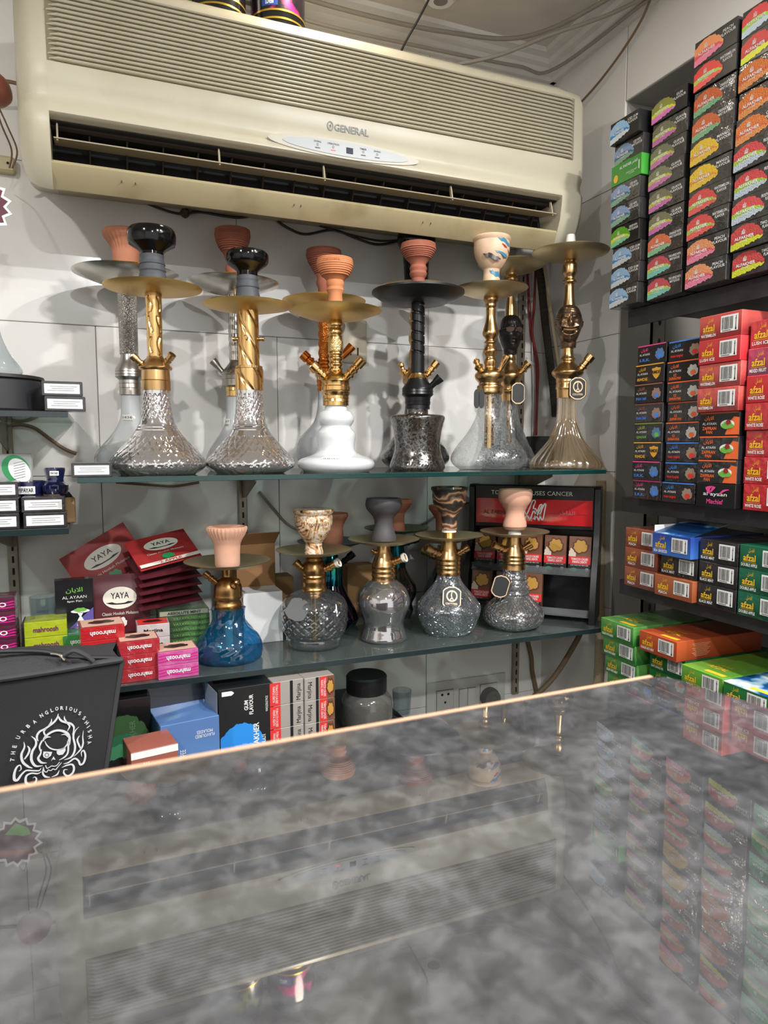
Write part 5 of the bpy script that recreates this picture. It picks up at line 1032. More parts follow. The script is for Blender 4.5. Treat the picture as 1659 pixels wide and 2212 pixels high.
for k in range(6):
    pouch(.135, .10, .010, m_pr if k == 5 else m_pd, ['maroon pouch at the bottom of the slanting pouch stack', 'maroon pouch second in the slanting pouch stack', 'maroon pouch third in the slanting pouch stack', 'maroon pouch fourth in the slanting pouch stack', 'maroon pouch fifth in the slanting pouch stack', 'red pouch lying on top of the slanting pouch stack'][k],
          mat4(372, 1308 - 17 * k - (6 if k == 5 else 0), 1.535, -.20 - .02 * k, -1.25 + (.25 if k == 5 else 0)), prints=(k == 5))
p_lav = M('print_lavender', (96, 86, 160), .4)
o = carton('tobacco_box', 'tall black box with a dessert cup picture standing upside on the shelf', 'box', None, (.072, .03, .100), onY(163, 1352, 1.56), .06, cardm('card_ayan2', (24, 24, 30)))
txt(o, AR_AYAN, p_green, 0, .078, .032, .012, .03, bold=.02); txt(o, 'AL AYAAN', p_white, 0, .064, .046, .006, .03); txt(o, 'Spin Pan', p_white, 0, .055, .028, .005, .03); decal(o, data2d('lav', lambda b: b.flat([(-.5, -.5), (.5, -.5), (.5, .5), (.1, .1)]), [p_lav]), .012, .02, .046, .04, .03, 'lavender_print'); decal(o, oval(p_white), .010, .034, .036, .008, .03, 'cup_print', lift=2); decal(o, data2d('cupstem', lambda b: b.flat([(-.4, .5), (.4, .5), (.1, 0), (.4, -.5), (-.4, -.5), (-.1, 0)]), [p_white]), .010, .023, .016, .018, .03, 'cup_print', lift=2); decal(o, data2d('leafp', _blob, [p_green]), .010, .037, .024, .008, .03, 'leaf_print', lift=3); txt(o, 'QIWAM', p_white, .016, .006, .026, .006, .03, rot=PI, lift=2)
def mah(loc, size, col, word, label, rz=.0, flip=True, mt2=None, group='small flavour boxes on the lower shelf', swirl=None, inkc=None):
    w_, d, h_ = size; o = carton('tobacco_box', label, 'box', group, size, loc, rz, cardm('card_m_%d_%d_%d' % col, col, True))
    if swirl:
        for k in range(3): decal(o, data2d(('swirl%d' % k), lambda b, k=k: b.ribbon([(-.5, .2 - .3 * k), (-.2, .32 - .3 * k), (.2, .08 - .25 * k), (.5, .25 - .3 * k)], .12, 0, 5), [swirl]), 0, h_ * .55, w_ * .98, h_ * .7, d, 'swirl_print')
    txt(o, word, inkc or p_white, .0, h_ * .5, w_ * .58, h_ * .34, d, rot=PI if flip else 0, bold=.02, lift=2)
    if mt2: decal(o, rect(mt2), 0, 0, w_ * .92, d * .9, h_, 'top_print', face='top'); decal(o, data2d('berries', _blob, [M('print_choc', (52, 26, 28), .4)]), 0, 0, w_ * .6, d * .4, h_, 'fruit_print', face='top', lift=2)
    return o
S3 = (.074, .062, .0262); pb = M('print_blush', (214, 170, 150), .5)
q = onZ(300, 1470, ZL)
for k in range(3): mah((.058, 1.398, ZL + k * .0266), S3, (190, 42, 52), 'mahroosh', 'red printed box, %s of the three in front' % ['lowest', 'middle', 'topmost'][k], .06, mt2=pb)
for k in range(2): mah((.128, 1.390, ZL + k * .0274), (.076, .062, .0270), (214, 90, 160), 'mahroosh', 'pink swirl printed box, %s of two' % ['lower', 'upper'][k], .05, mt2=pb, swirl=M('print_magenta', (196, 36, 128), .4), inkc=p_white)
for k in range(4): mah((-.006, 1.43, ZL + k * .0266), (.078, .066, .0262), (204, 34, 40), 'mahroosh', 'bright red printed box behind the black bag, %s' % ORD[k], .08, mt2=pb if k == 3 else None)
for k in range(3): mah((.092, 1.49, ZL + k * .0282), (.064, .05, .0278), (206, 196, 194), 'Marjina', 'white and red box behind the red boxes, %s' % ['lowest', 'middle', 'topmost'][k], .0, flip=False, mt2=p_red, inkc=p_black)
zl = onY(70, 1400, 1.52).z
for k in range(3): mah((-.108, 1.52, zl - .034 + k * .0312), (.076, .06, .0306), (186, 202, 34), 'mahroosh', 'lime yellow printed box at the left, %s' % ['lowest', 'middle', 'topmost'][k], .03, flip=False, inkc=M('print_plum', (110, 40, 90), .5))
mah((-.108, 1.52, ZL), (.090, .07, zl - .034 - ZL - .0005), (150, 130, 110), 'mahroosh', 'tan box under the lime yellow boxes', .0)
for k in range(2): mah((-.046, 1.515, zl - .034 + k * .0302), (.062, .055, .0298), (66, 150, 76), 'mahroosh', 'green printed box beside the lime boxes, %s' % ['lower', 'upper'][k], .0)
mah((-.040, 1.515, ZL), (.036, .055, zl - .034 - ZL - .0005), (110, 120, 80), 'mahroosh', 'olive box under the green printed boxes', .0)
for k in range(5): mah((-.190, 1.50, zl - .02 + k * .0272), (.066, .06, .0268), (96, 34, 62), 'Osho', 'plum berry printed box in the left edge stack, %s' % ORD[k], .0, swirl=M('print_mauve', (196, 120, 160), .4))
mah((-.190, 1.50, ZL), (.066, .06, zl - .02 - ZL - .0005), (96, 74, 66), 'Osho', 'brown box under the plum boxes', .0)
o = empty('glass_tumbler', onY(94, 1338, 1.61) , 0, 'small clear glass behind the lime yellow boxes', 'glass'); b = MB(); b.lathe([(.024, 0), (.025, .003), (.026, .05), (.0245, .05), (.0235, .005), (0, .005)], 32); b.build('glass', m_clear, o)
tb = onY(94, 1338, 1.61); o = carton('brown_box', 'dark box behind the lime boxes that carries the small glass', 'box', None, (.08, .07, tb.z - ZL - .0005), (tb.x, 1.62, ZL), 0, M('box_charcoal', (60, 58, 58), .5))
for k in range(8):
    o = carton('foil_sachet', 'flat green mint sachet pack, %s of the pile beside the blue hookah' % ORD[k], 'sachet', 'green sachet packs in a pile', (.104, .08, .0118), (.158 + R.uniform(-.002, .002), 1.555 + R.uniform(-.002, .002), ZL + k * .0122), .02, M('sachet_green', (58, 82, 52), .35, coat=.8, bump=(50, .6), var=(60, (96, 140, 80), .5, .7)))
    if k == 7: decal(o, rect(M('print_sage', (150, 160, 140), .5)), 0, .006, .10, .010, .08, 'band'); txt(o, 'ABSOLUTE MINT', p_black, 0, .006, .07, .006, .08, lift=2, bold=.02)
    else: txt(o, 'VAYAVAYAVAYA', p_green, .01, .006, .07, .005, .08)
o = carton('white_box', 'plain white paper box behind the blue glass hookah', 'box', None, (.090, .075, .117), (.334, 1.572, ZL), .0, M('card_white', (226, 226, 224), .6)); b = MB(); b.add([(-.045, -.0375, .1175), (.045, -.0375, .1175), (.02, -.01, .1178), (-.02, -.01, .1178)], [(0, 1, 2, 3)]); b.build('top_flap', M('card_white2', (206, 206, 204), .6), o)
kr = M('kraft_card', (172, 128, 84), .8, var=(14, (156, 114, 74), .4, .7))
o = carton('cardboard_carton', 'tall open brown cardboard carton behind the clay bowl', 'carton', None, (.095, .07, .215), (  .335, 1.66, ZL), .1, kr); b = MB(); b.cbox(-.0475, .0475, -.0005, .0005, 0, .05, .0002, Matrix.Translation((0, -.034, .2152)) @ Matrix.Rotation(.9, 4, 'X')); b.build('open_flap', kr, o); b = MB(); b.box(-.044, .044, -.031, .031, .2152, .2156); b.build('dark_inside', m_slot, o)
carton('cardboard_carton', 'low brown cardboard carton beside the white box', 'carton', None, (.050, .06, .125), (.413, 1.69, ZL), 0, kr); carton('cardboard_carton', 'brown cardboard carton behind the green stem hookah', 'carton', None, (.075, .05, .135), (.630, 1.715, ZL), -.05, kr)
# ================================================================ BLACK BAG with white skull print
bg = empty('carry_bag', (-.17, 1.22, ZB), .06, 'black fabric zip bag with white flaming skull print', 'bag')
m_fab = M('fabric_black', (36, 37, 40), .8, bump=(1100, .35, 'cell')); m_fab2 = M('fabric_piping', (56, 56, 58), .7); BWh = .195
zt = onY(258, 1432, 1.2).z - ZB
def bagpt(a, c, s):          # a -1..1 across, c 0..1 up
    wob = .003 * math.sin(a * 5 + c * 3) + .002 * math.sin(c * 9)
    return Vector((a * (BWh - .054 * (1 - c)) , -.02 + wob if s else .10 + wob, c * (zt - .012 * (1 - a) / 2)))
b = MB(); n = 16
for s in (1, 0):
    o_ = len(b.v)
    for j in range(n + 1):
        for i in range(n + 1): b.v.append(tuple(bagpt(-1 + 2 * i / n, j / n, s)))
    for j in range(n):
        for i in range(n): q = o_ + j * (n + 1) + i; f = (q, q + 1, q + n + 2, q + n + 1); b.face(f if s else f[::-1])
k2 = (n + 1) ** 2
for j in range(n):
    for c in (0, n): b.face((j * (n + 1) + c, (j + 1) * (n + 1) + c, k2 + (j + 1) * (n + 1) + c, k2 + j * (n + 1) + c))
b.face([i for i in range(n + 1)] + [k2 + i for i in range(n, -1, -1)])
b.build('body', m_fab, bg, 60)
b = MB(); b.tube([bagpt(-1 + 2 * i / 10, 1, 1) + Vector((0, -.001, .001)) for i in range(11)], .0055, 8); b.tube([bagpt(1, 1 - j / 8, 1) for j in range(9)], .004, 8); b.build('piping', m_fab2, bg)
b = MB(); vs_ = []
for i in range(13):
    a = -1 + 2 * i / 12; hgt = .03 * max(0, math.cos((a - .05) * 1.5)) if a < .75 else 0.0
    base = bagpt(a, 1, 1).z; vs_ += [(a * BWh, -.018, base), (a * BWh * .97, .012, base + hgt * .8), (a * BWh * .95, .05, base + hgt), (a * BWh, .10, base)]
b.add(vs_, [(4 * i + j, 4 * i + 4 + j, 4 * i + 5 + j, 4 * i + 1 + j) for i in range(12) for j in range(3)]); b.build('top_flap', M('fabric_top', (52, 52, 54), .8, bump=(300, .4, 'cell')), bg, 60)
b = MB(); b.tube([(-.19, .0, zt + .012), (-.05, .006, zt + .033), (.06, .01, zt + .026), (.12, .004, zt + .010), (.185, -.005, zt + .002)], .004, 8, 6); zp = b.build('zipper', M('zip_tape', (34, 34, 36), .6), bg)
b = MB(); b.tube([(.088, -.006, zt + .022), (.100, -.012, zt + .020), (.108, -.020, zt + .012)], .0024, 8, 3); b.build('zipper_pull', m_steel, zp)
b = MB(); b.tube([(.108, -.016, zt + .020), (.122, -.02, zt + .026), (.140, -.024, zt + .016), (.150, -.026, zt + .006)], .004, 8, 4); b.build('pull_tab', m_fab2, zp)
# skull and lettering drawn in the coordinates of the print
LK = 1 / 6.9125
def LP(zx, zy):
    u, v = zx * LK, 1520 + zy * LK; p = bg.matrix_world.inverted() @ onY(u, v, 1.2); return p
BGM = Matrix.Translation(bg.location) @ Matrix.Rotation(.06, 4, 'Z'); BGI = BGM.inverted()
def LP(zx, zy):
    q = BGI @ CAM; d = BGI.to_3x3() @ ray(zx * LK, 1520 + zy * LK); t_ = (-.0262 - q.y) / d.y; p = q + d * t_; return (p.x, p.z)
def spri(b): b.v = [(x, -.0262, z) for x, z, _ in b.v]; return b
b = MB(); KW = abs(LP(1000, 500)[0] - LP(0, 500)[0]) / 1000
def st(pts, wd): b.ribbon([LP(*p) for p in pts], [q * KW for q in wd] if isinstance(wd, (list, tuple)) else wd * KW, 0, 6)
STROKES = [([(570, 560), (550, 490), (590, 420), (680, 370), (790, 290), (850, 220), (870, 150)], [8, 34, 34, 30, 34, 30, 6]), ([(870, 190), (910, 250), (980, 280), (1060, 300), (1105, 360), (1080, 470)], [20, 34, 34, 34, 28, 6]), ([(770, 225), (765, 270), (730, 330)], [6, 22, 26]), ([(960, 185), (965, 230), (1000, 280)], [6, 24, 24]), ([(690, 370), (655, 420), (680, 480)], [20, 26, 26]), ([(1010, 300), (1040, 340), (1005, 410)], [24, 26, 8]),
           ([(640, 560), (680, 490), (760, 430), (850, 400), (940, 410), (1010, 450), (1040, 520), (1040, 620)], [26, 34, 36, 36, 40, 44, 36, 8]), ([(610, 720), (590, 640), (630, 550)], [18, 26, 26]), ([(670, 560), (700, 620), (760, 670), (850, 690), (940, 670), (1000, 610), (1030, 520)], [8, 20, 22, 24, 24, 20, 20]), ([(760, 500), (700, 500), (650, 540)], [6, 30, 20]), ([(915, 465), (980, 460), (1020, 500)], [6, 26, 20]),
           ([(620, 680), (605, 750), (570, 820), (620, 880), (700, 885)], [10, 26, 36, 34, 6]), ([(1010, 560), (1020, 640), (1010, 740), (960, 800), (880, 845)], [20, 28, 28, 28, 6]), ([(355, 570), (365, 650), (320, 760), (340, 870), (420, 940), (490, 965)], [4, 26, 36, 40, 34, 6]), ([(410, 630), (440, 680), (420, 750), (365, 830)], [10, 32, 30, 20]), ([(465, 485), (530, 540), (535, 620), (480, 720), (470, 840), (530, 930), (640, 925)], [4, 30, 34, 38, 42, 36, 6]),
           ([(1180, 345), (1120, 410), (1095, 500), (1120, 620), (1110, 720), (1060, 800), (960, 840)], [4, 20, 30, 34, 34, 30, 6]), ([(1245, 400), (1235, 500), (1240, 600), (1200, 690), (1100, 790)], [4, 18, 28, 28, 6]), ([(1190, 475), (1155, 540), (1180, 620), (1210, 680)], [6, 28, 30, 16]), ([(280, 1010), (315, 980), (300, 920), (250, 950), (215, 1040), (215, 1130), (260, 1140), (320, 1060), (390, 1000), (480, 1000), (580, 1000), (615, 960)], [6, 16, 18, 30, 38, 44, 40, 30, 26, 24, 22, 6]),
           ([(490, 1110), (520, 1095), (545, 1130), (510, 1200), (440, 1215), (385, 1170), (395, 1080), (470, 1040), (560, 1045), (620, 1015)], [6, 14, 26, 36, 42, 40, 32, 26, 22, 6]), ([(920, 955), (1000, 920), (1080, 910), (1105, 970), (1080, 1040), (1010, 1080), (955, 1040), (960, 990), (1010, 985)], [6, 26, 30, 34, 34, 32, 28, 18, 6]), ([(945, 900), (1020, 880), (1110, 820), (1170, 850), (1200, 910), (1250, 880), (1275, 780), (1250, 700), (1215, 730), (1220, 790)], [6, 26, 30, 30, 34, 34, 32, 24, 18, 6]),
           ([(650, 950), (640, 1040), (680, 1090), (750, 1100)], [12, 26, 34, 6]), ([(885, 995), (850, 1060), (770, 1095)], [6, 28, 6]), ([(645, 950), (665, 1010), (700, 1020), (720, 990), (760, 1000), (790, 975), (830, 985), (860, 950), (920, 880)], [16, 14, 14, 14, 14, 14, 14, 14, 10]), ([(680, 920), (700, 965), (740, 950), (770, 930), (810, 935), (850, 920), (890, 870)], [14, 14, 14, 14, 14, 14, 10])]
for p, wd in STROKES: st(p, wd)
b.flat([LP(x, y) for x, y in [(640, 760), (650, 715), (780, 720), (760, 780), (700, 820), (650, 800)]][::-1]); b.flat([LP(x, y) for x, y in [(845, 710), (975, 640), (980, 700), (940, 760), (880, 770), (850, 750)]][::-1]); b.flat([LP(x, y) for x, y in [(760, 860), (800, 785), (830, 840), (790, 830)]][::-1])
spri(b); p_wp = M('print_bag_white', (216, 216, 218), .6); b.build('skull_print', p_wp, bg, None)
b = MB(); s_ = [LP(700 + 28 * math.cos(i * PI / 6), 765 + 28 * math.sin(i * PI / 6)) for i in range(13)]; b.ribbon(s_, 8 * KW, 0, 0); b.v = [(x, -.0266, z) for x, z, _ in b.v]; b.build('eye_print', m_black, bg, None)
b = MB()
CH = [('T', 185, 840, -72), ('H', 195, 735, -78), ('E', 218, 640, -72), ('U', 272, 505, -60), ('R', 345, 415, -48), ('B', 420, 335, -38), ('A', 515, 270, -32), ('N', 620, 178, -26), ('G', 695, 135, -20), ('L', 775, 98, -12), ('O', 848, 75, -4), ('R', 925, 65, 2), ('I', 992, 66, 6), ('O', 1058, 78, 10), ('U', 1125, 105, 16), ('S', 1192, 145, 24), ('S', 1258, 215, 36), ('H', 1295, 285, 48), ('I', 1320, 345, 56), ('S', 1340, 410, 64), ('H', 1345, 495, 76), ('A', 1335, 580, 84)]
for c, zx, zy, an in CH:
    V, F, asp = tmesh(c, .025); x0, z0 = LP(zx, zy); hh = 66 * KW; ww = min(hh * asp, hh * .75); a = -math.radians(an)
    b.add([(x0 + x * ww * math.cos(a) - y * hh * math.sin(a), z0 + x * ww * math.sin(a) + y * hh * math.cos(a), 0) for x, y in V], F)
spri(b); b.build('arched_lettering', p_wp, bg, None)
# ================================================================ CARTONS, JAR AND GLASS AT THE BOTTOM
zb = ZB + .0002
m_kb = cardm('card_black2', (20, 20, 22)); m_bb = cardm('card_blue', (92, 160, 224), grad=(84, 126, 190))
o = carton('tobacco_carton', 'open black carton with green brush mark beside the black bag', 'carton', None, (.095, .09, .19), (.026, 1.385, zb), .03, m_kb)
q = decal(o, data2d('brush_mark', _brush, [p_white] * 3), .004, .118, .085, .085, .09, 'brush_mark'); slotmats(q, [M('ink_gr1', (52, 84, 48), .5), M('ink_gr2', (40, 100, 70), .5), M('ink_gr3', (64, 130, 90), .5)]); txt(o, 'ALFAKHER', M('print_dimgreen', (96, 120, 90), .5), .014, .118, .06, .010, .09, rot=PI / 2, lift=2)
o = carton('tobacco_carton', 'brown and white carton top peeking over the counter beside the bag', 'carton', None, (.078, .07, .148), (.066, 1.235, zb), .16, cardm('card_rust', (170, 92, 74))); decal(o, rect(p_white), 0, .141, .078, .012, .07, 'white_band'); txt(o, 'PAN\nCAFE', p_white, -.02, .112, .03, .02, .07, rot=PI / 2)
o = carton('tobacco_carton', 'tall open blue carton with upside print of a glass', 'carton', None, (.108, .10, .155), (.133, 1.33, zb), .14, m_bb)
txt(o, 'FLAVOURED\nMOLASSES', p_white, .026, .126, .036, .014, .10, rot=PI); txt(o, 'MARBLES TOBACCO', p_white, -.035, .085, .035, .006, .10, rot=PI / 2); txt(o, 'COFFEE', p_white, -.015, .088, .03, .010, .10, rot=PI / 2); decal(o, data2d('icep', _blob, [M('print_ice', (216, 224, 232), .4)]), .005, .052, .065, .03, .10, 'picture_print'); decal(o, data2d('icep2', _blob, [M('print_slate', (90, 110, 140), .4)]), .0, .050, .035, .010, .10, 'picture_print', lift=2)
b = MB(); b.cbox(-.054, .054, -.0005, .0005, 0, .055, .0002, Matrix.Translation((0, .049, .1552)) @ Matrix.Rotation(-.2, 4, 'X')); b.build('raised_flap', M('card_navy', (24, 30, 44), .3, coat=.4), o); b = MB(); b.cbox(.0532, .0538, -.04, .04, .154, .195, .0002); b.build('side_flap', M('card_palegrey', (140, 150, 160), .4), o)
o = carton('tobacco_carton', 'large black carton with blue brush mark and sideways flavour text', 'carton', None, (.106, .10, .192), (.247, 1.37, zb), .05, m_kb)
q = decal(o, data2d('brush_mark', _brush, [p_white] * 3), -.004, .070, .092, .10, .10, 'brush_mark', rot=0); slotmats(q, [M('ink_b1', (44, 140, 222), .4), M('ink_b2', (120, 170, 226), .4), M('ink_b3', (176, 200, 236), .4)])
txt(o, 'AL FAKHER', p_white, .020, .082, .07, .011, .10, rot=PI / 2, lift=2, bold=.02); txt(o, AR_FAKHER, p_white, .036, .075, .03, .010, .10, rot=PI / 2, lift=2); txt(o, 'GUM\nFLAVOUR', p_white, .006, .155, .040, .018, .10, rot=PI / 2, bold=.02); txt(o, 'WHOLESALE PACK', p_white, .042, .152, .032, .005, .10, rot=PI / 2); decal(o, data2d('arrowtag', lambda b: b.flat([(-.5, -.5), (.3, -.5), (.5, 0), (.3, .5), (-.5, .5)]), [p_white]), -.034, .183, .024, .009, .10, 'arrow_print')
for r_ in range(4):
    for c_ in range(2):
        w_ = .064; hh = .0475; z_ = zb + r_ * (hh + .0004); x_ = .334 + c_ * (w_ + .0008)
        o = carton('tobacco_box', 'brown and red box with warning print, %s, %s column of the bottom stack' % (ORD[r_], ['left', 'right'][c_]), 'box', 'brown and red boxes stacked at the bottom', (w_, .08, hh), (x_, 1.365 - .012 * r_ * 0, z_), .07, cardm('card_brownbox', (172, 164, 156)))
        s_ = -1 if c_ == 0 else 1
        decal(o, rect(p_red), s_ * .008 - (.02 if c_ == 0 else 0), .0237, .016 if c_ else .022, hh * .98, .08, 'warning_band'); txt(o, 'TOBACCO CAUSES\nPAINFUL DEATH', p_white, s_ * .008 - (.02 if c_ == 0 else 0), .0237, .038, .011, .08, rot=-PI / 2, lift=2)
        txt(o, 'Marjina', p_black, .022 if c_ == 0 else -.022, .022, .034, .012, .08, rot=PI / 2 if c_ == 0 else -PI / 2); decal(o, rect(p_black), .006 if c_ == 0 else -.005, .0237, .006, hh * .98, .08, 'black_band')
        if c_: decal(o, rect(m_pk), .024, .0237, .018, hh * .98, .08, 'picture_print'); decal(o, data2d('rimp', _blob, [m_blob2]), .023, .024, .018, .036, .08, 'picture_print', lift=2); decal(o, data2d('blobp', _blob, [m_blob]), .023, .024, .013, .026, .08, 'picture_print', lift=3)
jp = onY(792, 1570, 1.47)
o = empty('storage_jar', (jp.x, 1.47, ZB), 0, 'clear plastic jar with black screw lid near the switchboard', 'jar')
b = MB(); b.lathe([(.050, 0), (.057, .006), (.060, .02), (.061, .05), (.058, .075), (.049, .088), (.044, .092), (.044, .095)], 48, rows=30, cap=False); b.build('jar_body', GL('jar_plastic', (196, 196, 190), .08, haze=.22, hcol=(170, 168, 160)), o)
b = MB(); b.lathe([(.046, .092), (.0475, .094), (.0475, .128), (.044, .132), (0, .133)], 72, rf=lambda a, z, r, t: r - (.0005 * (math.sin(a * 36) > 0) if .1 < t < .5 else 0)); b.build('lid', m_black, o)
b = MB(); b.lathe([(.046, .003), (.052, .02), (.050, .035), (.03, .045), (.02, .04), (0, .048)], 24, rf=lambda a, z, r, t: r * (1 + .12 * math.sin(a * 5 + z * 90))); b.build('dark_contents', M('bag_dark', (44, 42, 42), .35, coat=.4, bump=(60, .5)), o)
gp = onY(868, 1560, 1.52); o = empty('glass_tumbler', (gp.x, 1.52, ZB), 0, 'clear tumbler beside the black lidded jar', 'glass'); b = MB(); b.lathe([(.020, 0), (.021, .003), (.024, .062), (.0225, .062), (.0195, .005), (0, .005)], 32); b.build('glass', m_clear, o)
# ================================================================ ELECTRICAL, PIPES AND CABLES
sw = empty('switch_board', (.987, W - .003, .365), 0, 'white wall switchboard with socket, two switches and a round dimmer', 'switchboard')
m_plate = M('plate_white', (206, 204, 198), .4, var=(14, (188, 182, 172), .5, .8)); m_gap = M('gap_dark', (50, 46, 42), .7)
b = MB(); b.cbox(-.135, .128, -.007, 0, -.02, .106, .003); b.build('plate', m_plate, sw)
def swp(nm, x0, x1, z0, z1, y0, mt, bev=.001): b = MB(); b.cbox(x0, x1, y0, -.0068, z0, z1, bev); return b.build(nm, mt, sw)
swp('gap_frame', -.1045, -.0485, .0, .080, -.0075, m_gap); swp('socket', -.1035, -.0495, .001, .079, -.0090, m_plate)
b = MB()
for x, z, r in ((-.0865, .067, .004), (-.0665, .067, .004), (-.0765, .043, .0035), (-.0865, .014, .003), (-.0665, .014, .003)): b.lathe([(r, 0), (r, .0004)], 14, Matrix.Translation((x, -.0089, z)) @ Matrix.Rotation(PI / 2, 4, 'X'))
b.build('socket_holes', m_slot, sw)
swp('gap_frame', -.0305, .0255, -.001, .076, -.0075, m_gap)
for x in (-.030, -.002): swp('switch', x, x + .0265, 0, .075, -.0105, m_plate)
swp('gap_frame', .040, .0985, .0, .081, -.0075, m_gap); swp('dimmer_plate', .041, .0975, .001, .080, -.0090, m_plate)
b = MB(); b.lathe([(.030, 0), (.030, .012), (.026, .020), (.0255, .026), (.014, .028), (.012, .0265), (0, .0265)], 40, Matrix.Translation((.070, -.0088, .040)) @ Matrix.Rotation(PI / 2, 4, 'X')); b.build('dimmer_knob', M('knob_grey', (104, 102, 98), .5), sw)
so = empty('wall_socket', (.634, W - .003, 1.369), 0, 'beige wall plate half hidden behind the white lobed hookah', 'wall plate'); b = MB(); b.cbox(-.034, .034, -.012, 0, 0, .112, .003); b.build('plate', M('plate_beige', (196, 186, 166), .45), so); b = MB(); b.box(-.014, -.010, -.0124, -.0118, .02, .04); b.box(.006, .010, -.0124, -.0118, .02, .04); b.build('slots', m_slot, so)
def cable(name, label, pts, r, mt, cat='cable', spl=8, n=8):
    b = MB(); b.tube(pts, r, n, spl); o = b.build(name, mt, None, 60); return tag(o, label, cat)
m_cblk = M('cable_black', (30, 28, 27), .5); m_cgrey = M('cable_grey', (150, 142, 132), .6); m_cred = M('cable_red', (150, 40, 42), .45); m_cbr = M('cable_brown', (120, 98, 74), .6); m_chose = M('hose_braided', (190, 172, 142), .7, bump=(320, .8, 'cell')); m_cwht = M('cable_white', (206, 202, 196), .5)
Wc = W - .012
cable('black_cable', 'black cable sagging under the left half of the air conditioner', [onY(u, v, Wc) for u, v in ((300, 432), (350, 452), (390, 462), (430, 458), (480, 466), (520, 470), (560, 462))], .0030, m_cblk)
b = MB(); kp = onY(400, 460, Wc - .004); b.lathe([(.002, -.012), (.009, -.006), (.011, .002), (.006, .009), (.001, .012)], 12, Matrix.Translation(kp), rf=lambda a, z, r, t: r * (1 + .25 * math.sin(a * 4 + z * 300))); tag(b.build('cable_knot', M('tape_brown', (74, 60, 50), .8, bump=(60, .6)), None), 'frayed taped cable knot under the air conditioner', 'cable tape')
cable('black_cable', 'black cable looping under the middle of the air conditioner', [onY(u, v, Wc) for u, v in ((600, 478), (625, 494), (660, 506), (720, 497), (770, 515), (815, 528), (860, 520), (900, 500))], .0032, m_cblk)
cable('black_cable', 'second black cable running level under the air conditioner', [onY(u, v, Wc - .008) for u, v in ((690, 488), (760, 508), (820, 520), (870, 518), (950, 512), (1000, 520), (1080, 524))], .0026, m_cblk)
cable('red_cable', 'red cable hanging down the corner, left one', [onY(u, v, Wc) for u, v in ((1140, 580), (1143, 660), (1147, 720), (1158, 780), (1160, 860), (1158, 940))], .0034, m_cred)
cable('red_cable', 'red cable hanging down the corner, right one', [onY(u, v, Wc - .008) for u, v in ((1157, 580), (1154, 660), (1150, 720), (1162, 790), (1160, 870), (1157, 940))], .0034, m_cred)
cable('white_cable', 'thin white cable beside the red cables', [onY(u, v, Wc) for u, v in ((1148, 560), (1149, 660), (1150, 760), (1152, 860), (1150, 950))], .0022, m_cwht)
cable('insulated_pipe', 'dark ribbed insulated pipe slanting down the corner', [onY(u, v, Wc - .03) for u, v in ((1160, 540), (1170, 620), (1178, 700), (1188, 780), (1196, 850), (1200, 900))], .011, M('pipe_foam', (70, 62, 54), .9, bump=(90, .8, 'Z')), 'pipe', 8, 14)
cable('drain_pipe', 'thin cream drain pipe beside the dark insulated pipe', [onY(u, v, Wc - .045) for u, v in ((1166, 530), (1180, 600), (1190, 680), (1202, 760), (1208, 800))], .0052, M('pipe_cream', (188, 172, 140), .5), 'pipe')
o = empty('adaptor_box', (1.190, 1.705, ZU), -.2, 'black box in the corner behind the amber hookah', 'box'); b = MB(); b.cbox(-.036, .036, -.022, .022, 0, .085, .003); b.build('body', m_black, o); b = MB(); b.cbox(-.030, .030, -.0226, -.022, .01, .075, .0003); b.build('front_panel', m_slot, o)
cable('braided_hose', 'beige braided hose hanging beside the black display stand', [Vector((1.236, 1.490, 1.06)), Vector((1.236, 1.486, .90)), Vector((1.234, 1.480, .75)), Vector((1.232, 1.472, .62)), Vector((1.234, 1.476, .45))], .0125, m_chose, 'hose', 8, 12)
cable('brown_cable', 'thick brown cable curving from the hose down to the counter', [Vector((1.225, 1.51, .69)), Vector((1.20, 1.54, .60)), Vector((1.15, 1.57, .50)), Vector((1.07, 1.59, .43)), Vector((1.0, 1.60, .38))], .0075, m_cbr, 'cable', 8, 10)
cable('brown_cable', 'brown cable bundle hanging below the lower shelf by the rail', [onY(u, v, Wc) for u, v in ((1140, 1385), (1148, 1420), (1150, 1450), (1158, 1490), (1165, 1540))], .0065, m_cbr, 'cable', 8, 10)
cable('grey_cable', 'grey cable curving along the wall behind the marbled bowl', [onY(u, v, Wc) for u, v in ((560, 1062), (590, 1098), (630, 1138), (700, 1160), (800, 1170), (880, 1150), (960, 1105), (1040, 1075), (1090, 1050))], .0032, m_cgrey)
cable('grey_cable', 'short cable sagging under the left of the upper shelf', [onY(u, v, Wc) for u, v in ((250, 1042), (330, 1048), (380, 1050), (430, 1042))], .003, m_cbr)
cable('brown_cable', 'brown cable bowing under the small left shelf', [onY(u, v, Wc) for u, v in ((0, 924), (40, 917), (75, 925), (110, 950), (140, 970), (165, 980))], .004, m_cbr)
